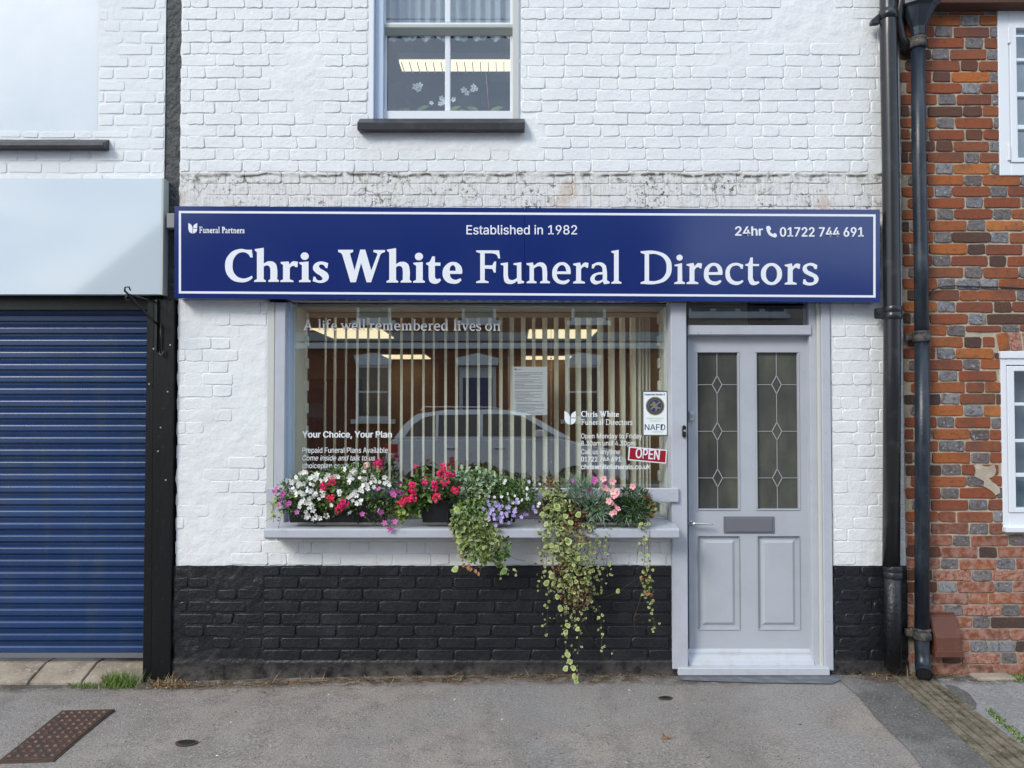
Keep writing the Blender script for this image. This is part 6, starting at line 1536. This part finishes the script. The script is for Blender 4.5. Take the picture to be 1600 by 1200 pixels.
# parked estate car
CYF = -10.3; cx0 = -2.54; RZ = -.115
car = thing('parked_car', 'white estate car parked across the street, mirrored in the shop window', 'car', (cx0+2.3,CYF-.9,RZ))
def cp(pts): return [(cx0+a, RZ+b) for a,b in pts]
def loft(name, m, prof, secs, par):
    """profile swept across the width: secs are (y, shrink about roof centre in x, drop)"""
    mb = MB(); n = len(prof)
    for (y,k,dz_) in secs:
        for a,b in prof: mb.v.append((cx0+2.3+(a-2.3)*k, y, RZ+b-dz_*max(0,(b-.3))))
    for s_ in range(len(secs)-1):
        for i in range(n):
            j = (i+1)%n; mb.f.append((s_*n+i,s_*n+j,(s_+1)*n+j,(s_+1)*n+i)); mb.m.append(0); mb.sm.append(True)
    mb.f += [tuple(range(n)), tuple(range((len(secs)-1)*n,len(secs)*n))[::-1]]; mb.m += [0,0]; mb.sm += [False,False]
    return mb.build(name, m, par)
body = [(.02,.45),(.0,.75),(.06,1.02),(.16,1.22),(3.5,1.24),(3.9,1.14),(4.6,1.0),(4.8,.82),(4.86,.5),(4.78,.28),(4.30,.25),(4.23,.52),(4.05,.68),(3.80,.72),(3.55,.66),(3.38,.5),(3.33,.25),(1.35,.25),(1.28,.5),(1.1,.67),(.85,.73),(.6,.68),(.43,.52),(.38,.3),(.1,.32)]
loft('body', M['carwhite'], body, [(CYF,.995,.02),(CYF-.06,1,0),(CYF-1.74,1,0),(CYF-1.8,.995,.02)], car)
cab = [(.18,1.22),(.40,1.52),(.62,1.72),(1.2,1.81),(2.3,1.82),(2.85,1.74),(3.72,1.24)]
mb = MB(); n = len(cab)
for (y,inset) in ((CYF-.03,0),(CYF-1.77,0)):
    for a,b in cab: t = (b-1.22)/.6; yy = y + (-.17*t if y > CYF-.5 else .17*t); mb.v.append((cx0+a,yy,RZ+b))
mb.f = [(i,(i+1)%n,n+(i+1)%n,n+i) for i in range(n)]+[tuple(range(n)),tuple(range(n,2*n))[::-1]]; mb.m = [0]*len(mb.f); mb.sm = [False]*len(mb.f)
mb.build('cabin', M['carwhite'], car, .03, 2)
def sidewin(pts):
    vs = []; 
    for a,b in pts: t = (b-1.22)/.6; vs.append((cx0+a, CYF-.03-.17*t+.006, RZ+b))
    mb = MB(); k = len(vs); mb.add(vs+[(x,y-.02,z) for x,y,z in vs], [tuple(range(k)),tuple(range(k,2*k))[::-1]]+[(i,(i+1)%k,k+(i+1)%k,k+i) for i in range(k)]); mb.build('side_window', M['darkglass'], car)
sidewin([(.42,1.28),(.58,1.52),(.80,1.66),(1.02,1.70),(1.02,1.28)]); sidewin([(1.08,1.28),(1.08,1.705),(1.88,1.72),(1.88,1.28)]); sidewin([(1.96,1.28),(1.96,1.725),(2.55,1.72),(2.78,1.66),(3.42,1.28)])
MB().box(cx0+.03,cx0+.3,CYF-.10,CYF+.012,RZ+.95,RZ+1.14).build('tail_light', M['taillight'], car, .02)
MB().box(cx0+3.0,cx0+3.18,CYF+.0,CYF+.2,RZ+1.26,RZ+1.42).build('wing_mirror', M['carwhite'], car, .03)
for xx in (1.25,2.2): MB().box(cx0+xx,cx0+xx+.2,CYF+.001,CYF+.03,RZ+1.03,RZ+1.06).build('door_handle', M['chrome'], car, .005)
MB().tube([(cx0+.7,CYF-.22,RZ+1.79),(cx0+.8,CYF-.22,RZ+1.87),(cx0+2.2,CYF-.22,RZ+1.86),(cx0+2.35,CYF-.22,RZ+1.78)], .014, 6).build('roof_rail', M['chrome'], car)
for xx in (.85,3.81):
    for yy in (CYF-.02,CYF-1.58):
        wh = MB().tube([(cx0+xx,yy,RZ+.34),(cx0+xx,yy-.2,RZ+.34)], .335, 24).build('tyre', M['tyre'], car)
        MB().tube([(cx0+xx,yy+.008,RZ+.34),(cx0+xx,yy-.05,RZ+.34)], .22, 16).build('rim', M['chrome'], wh)
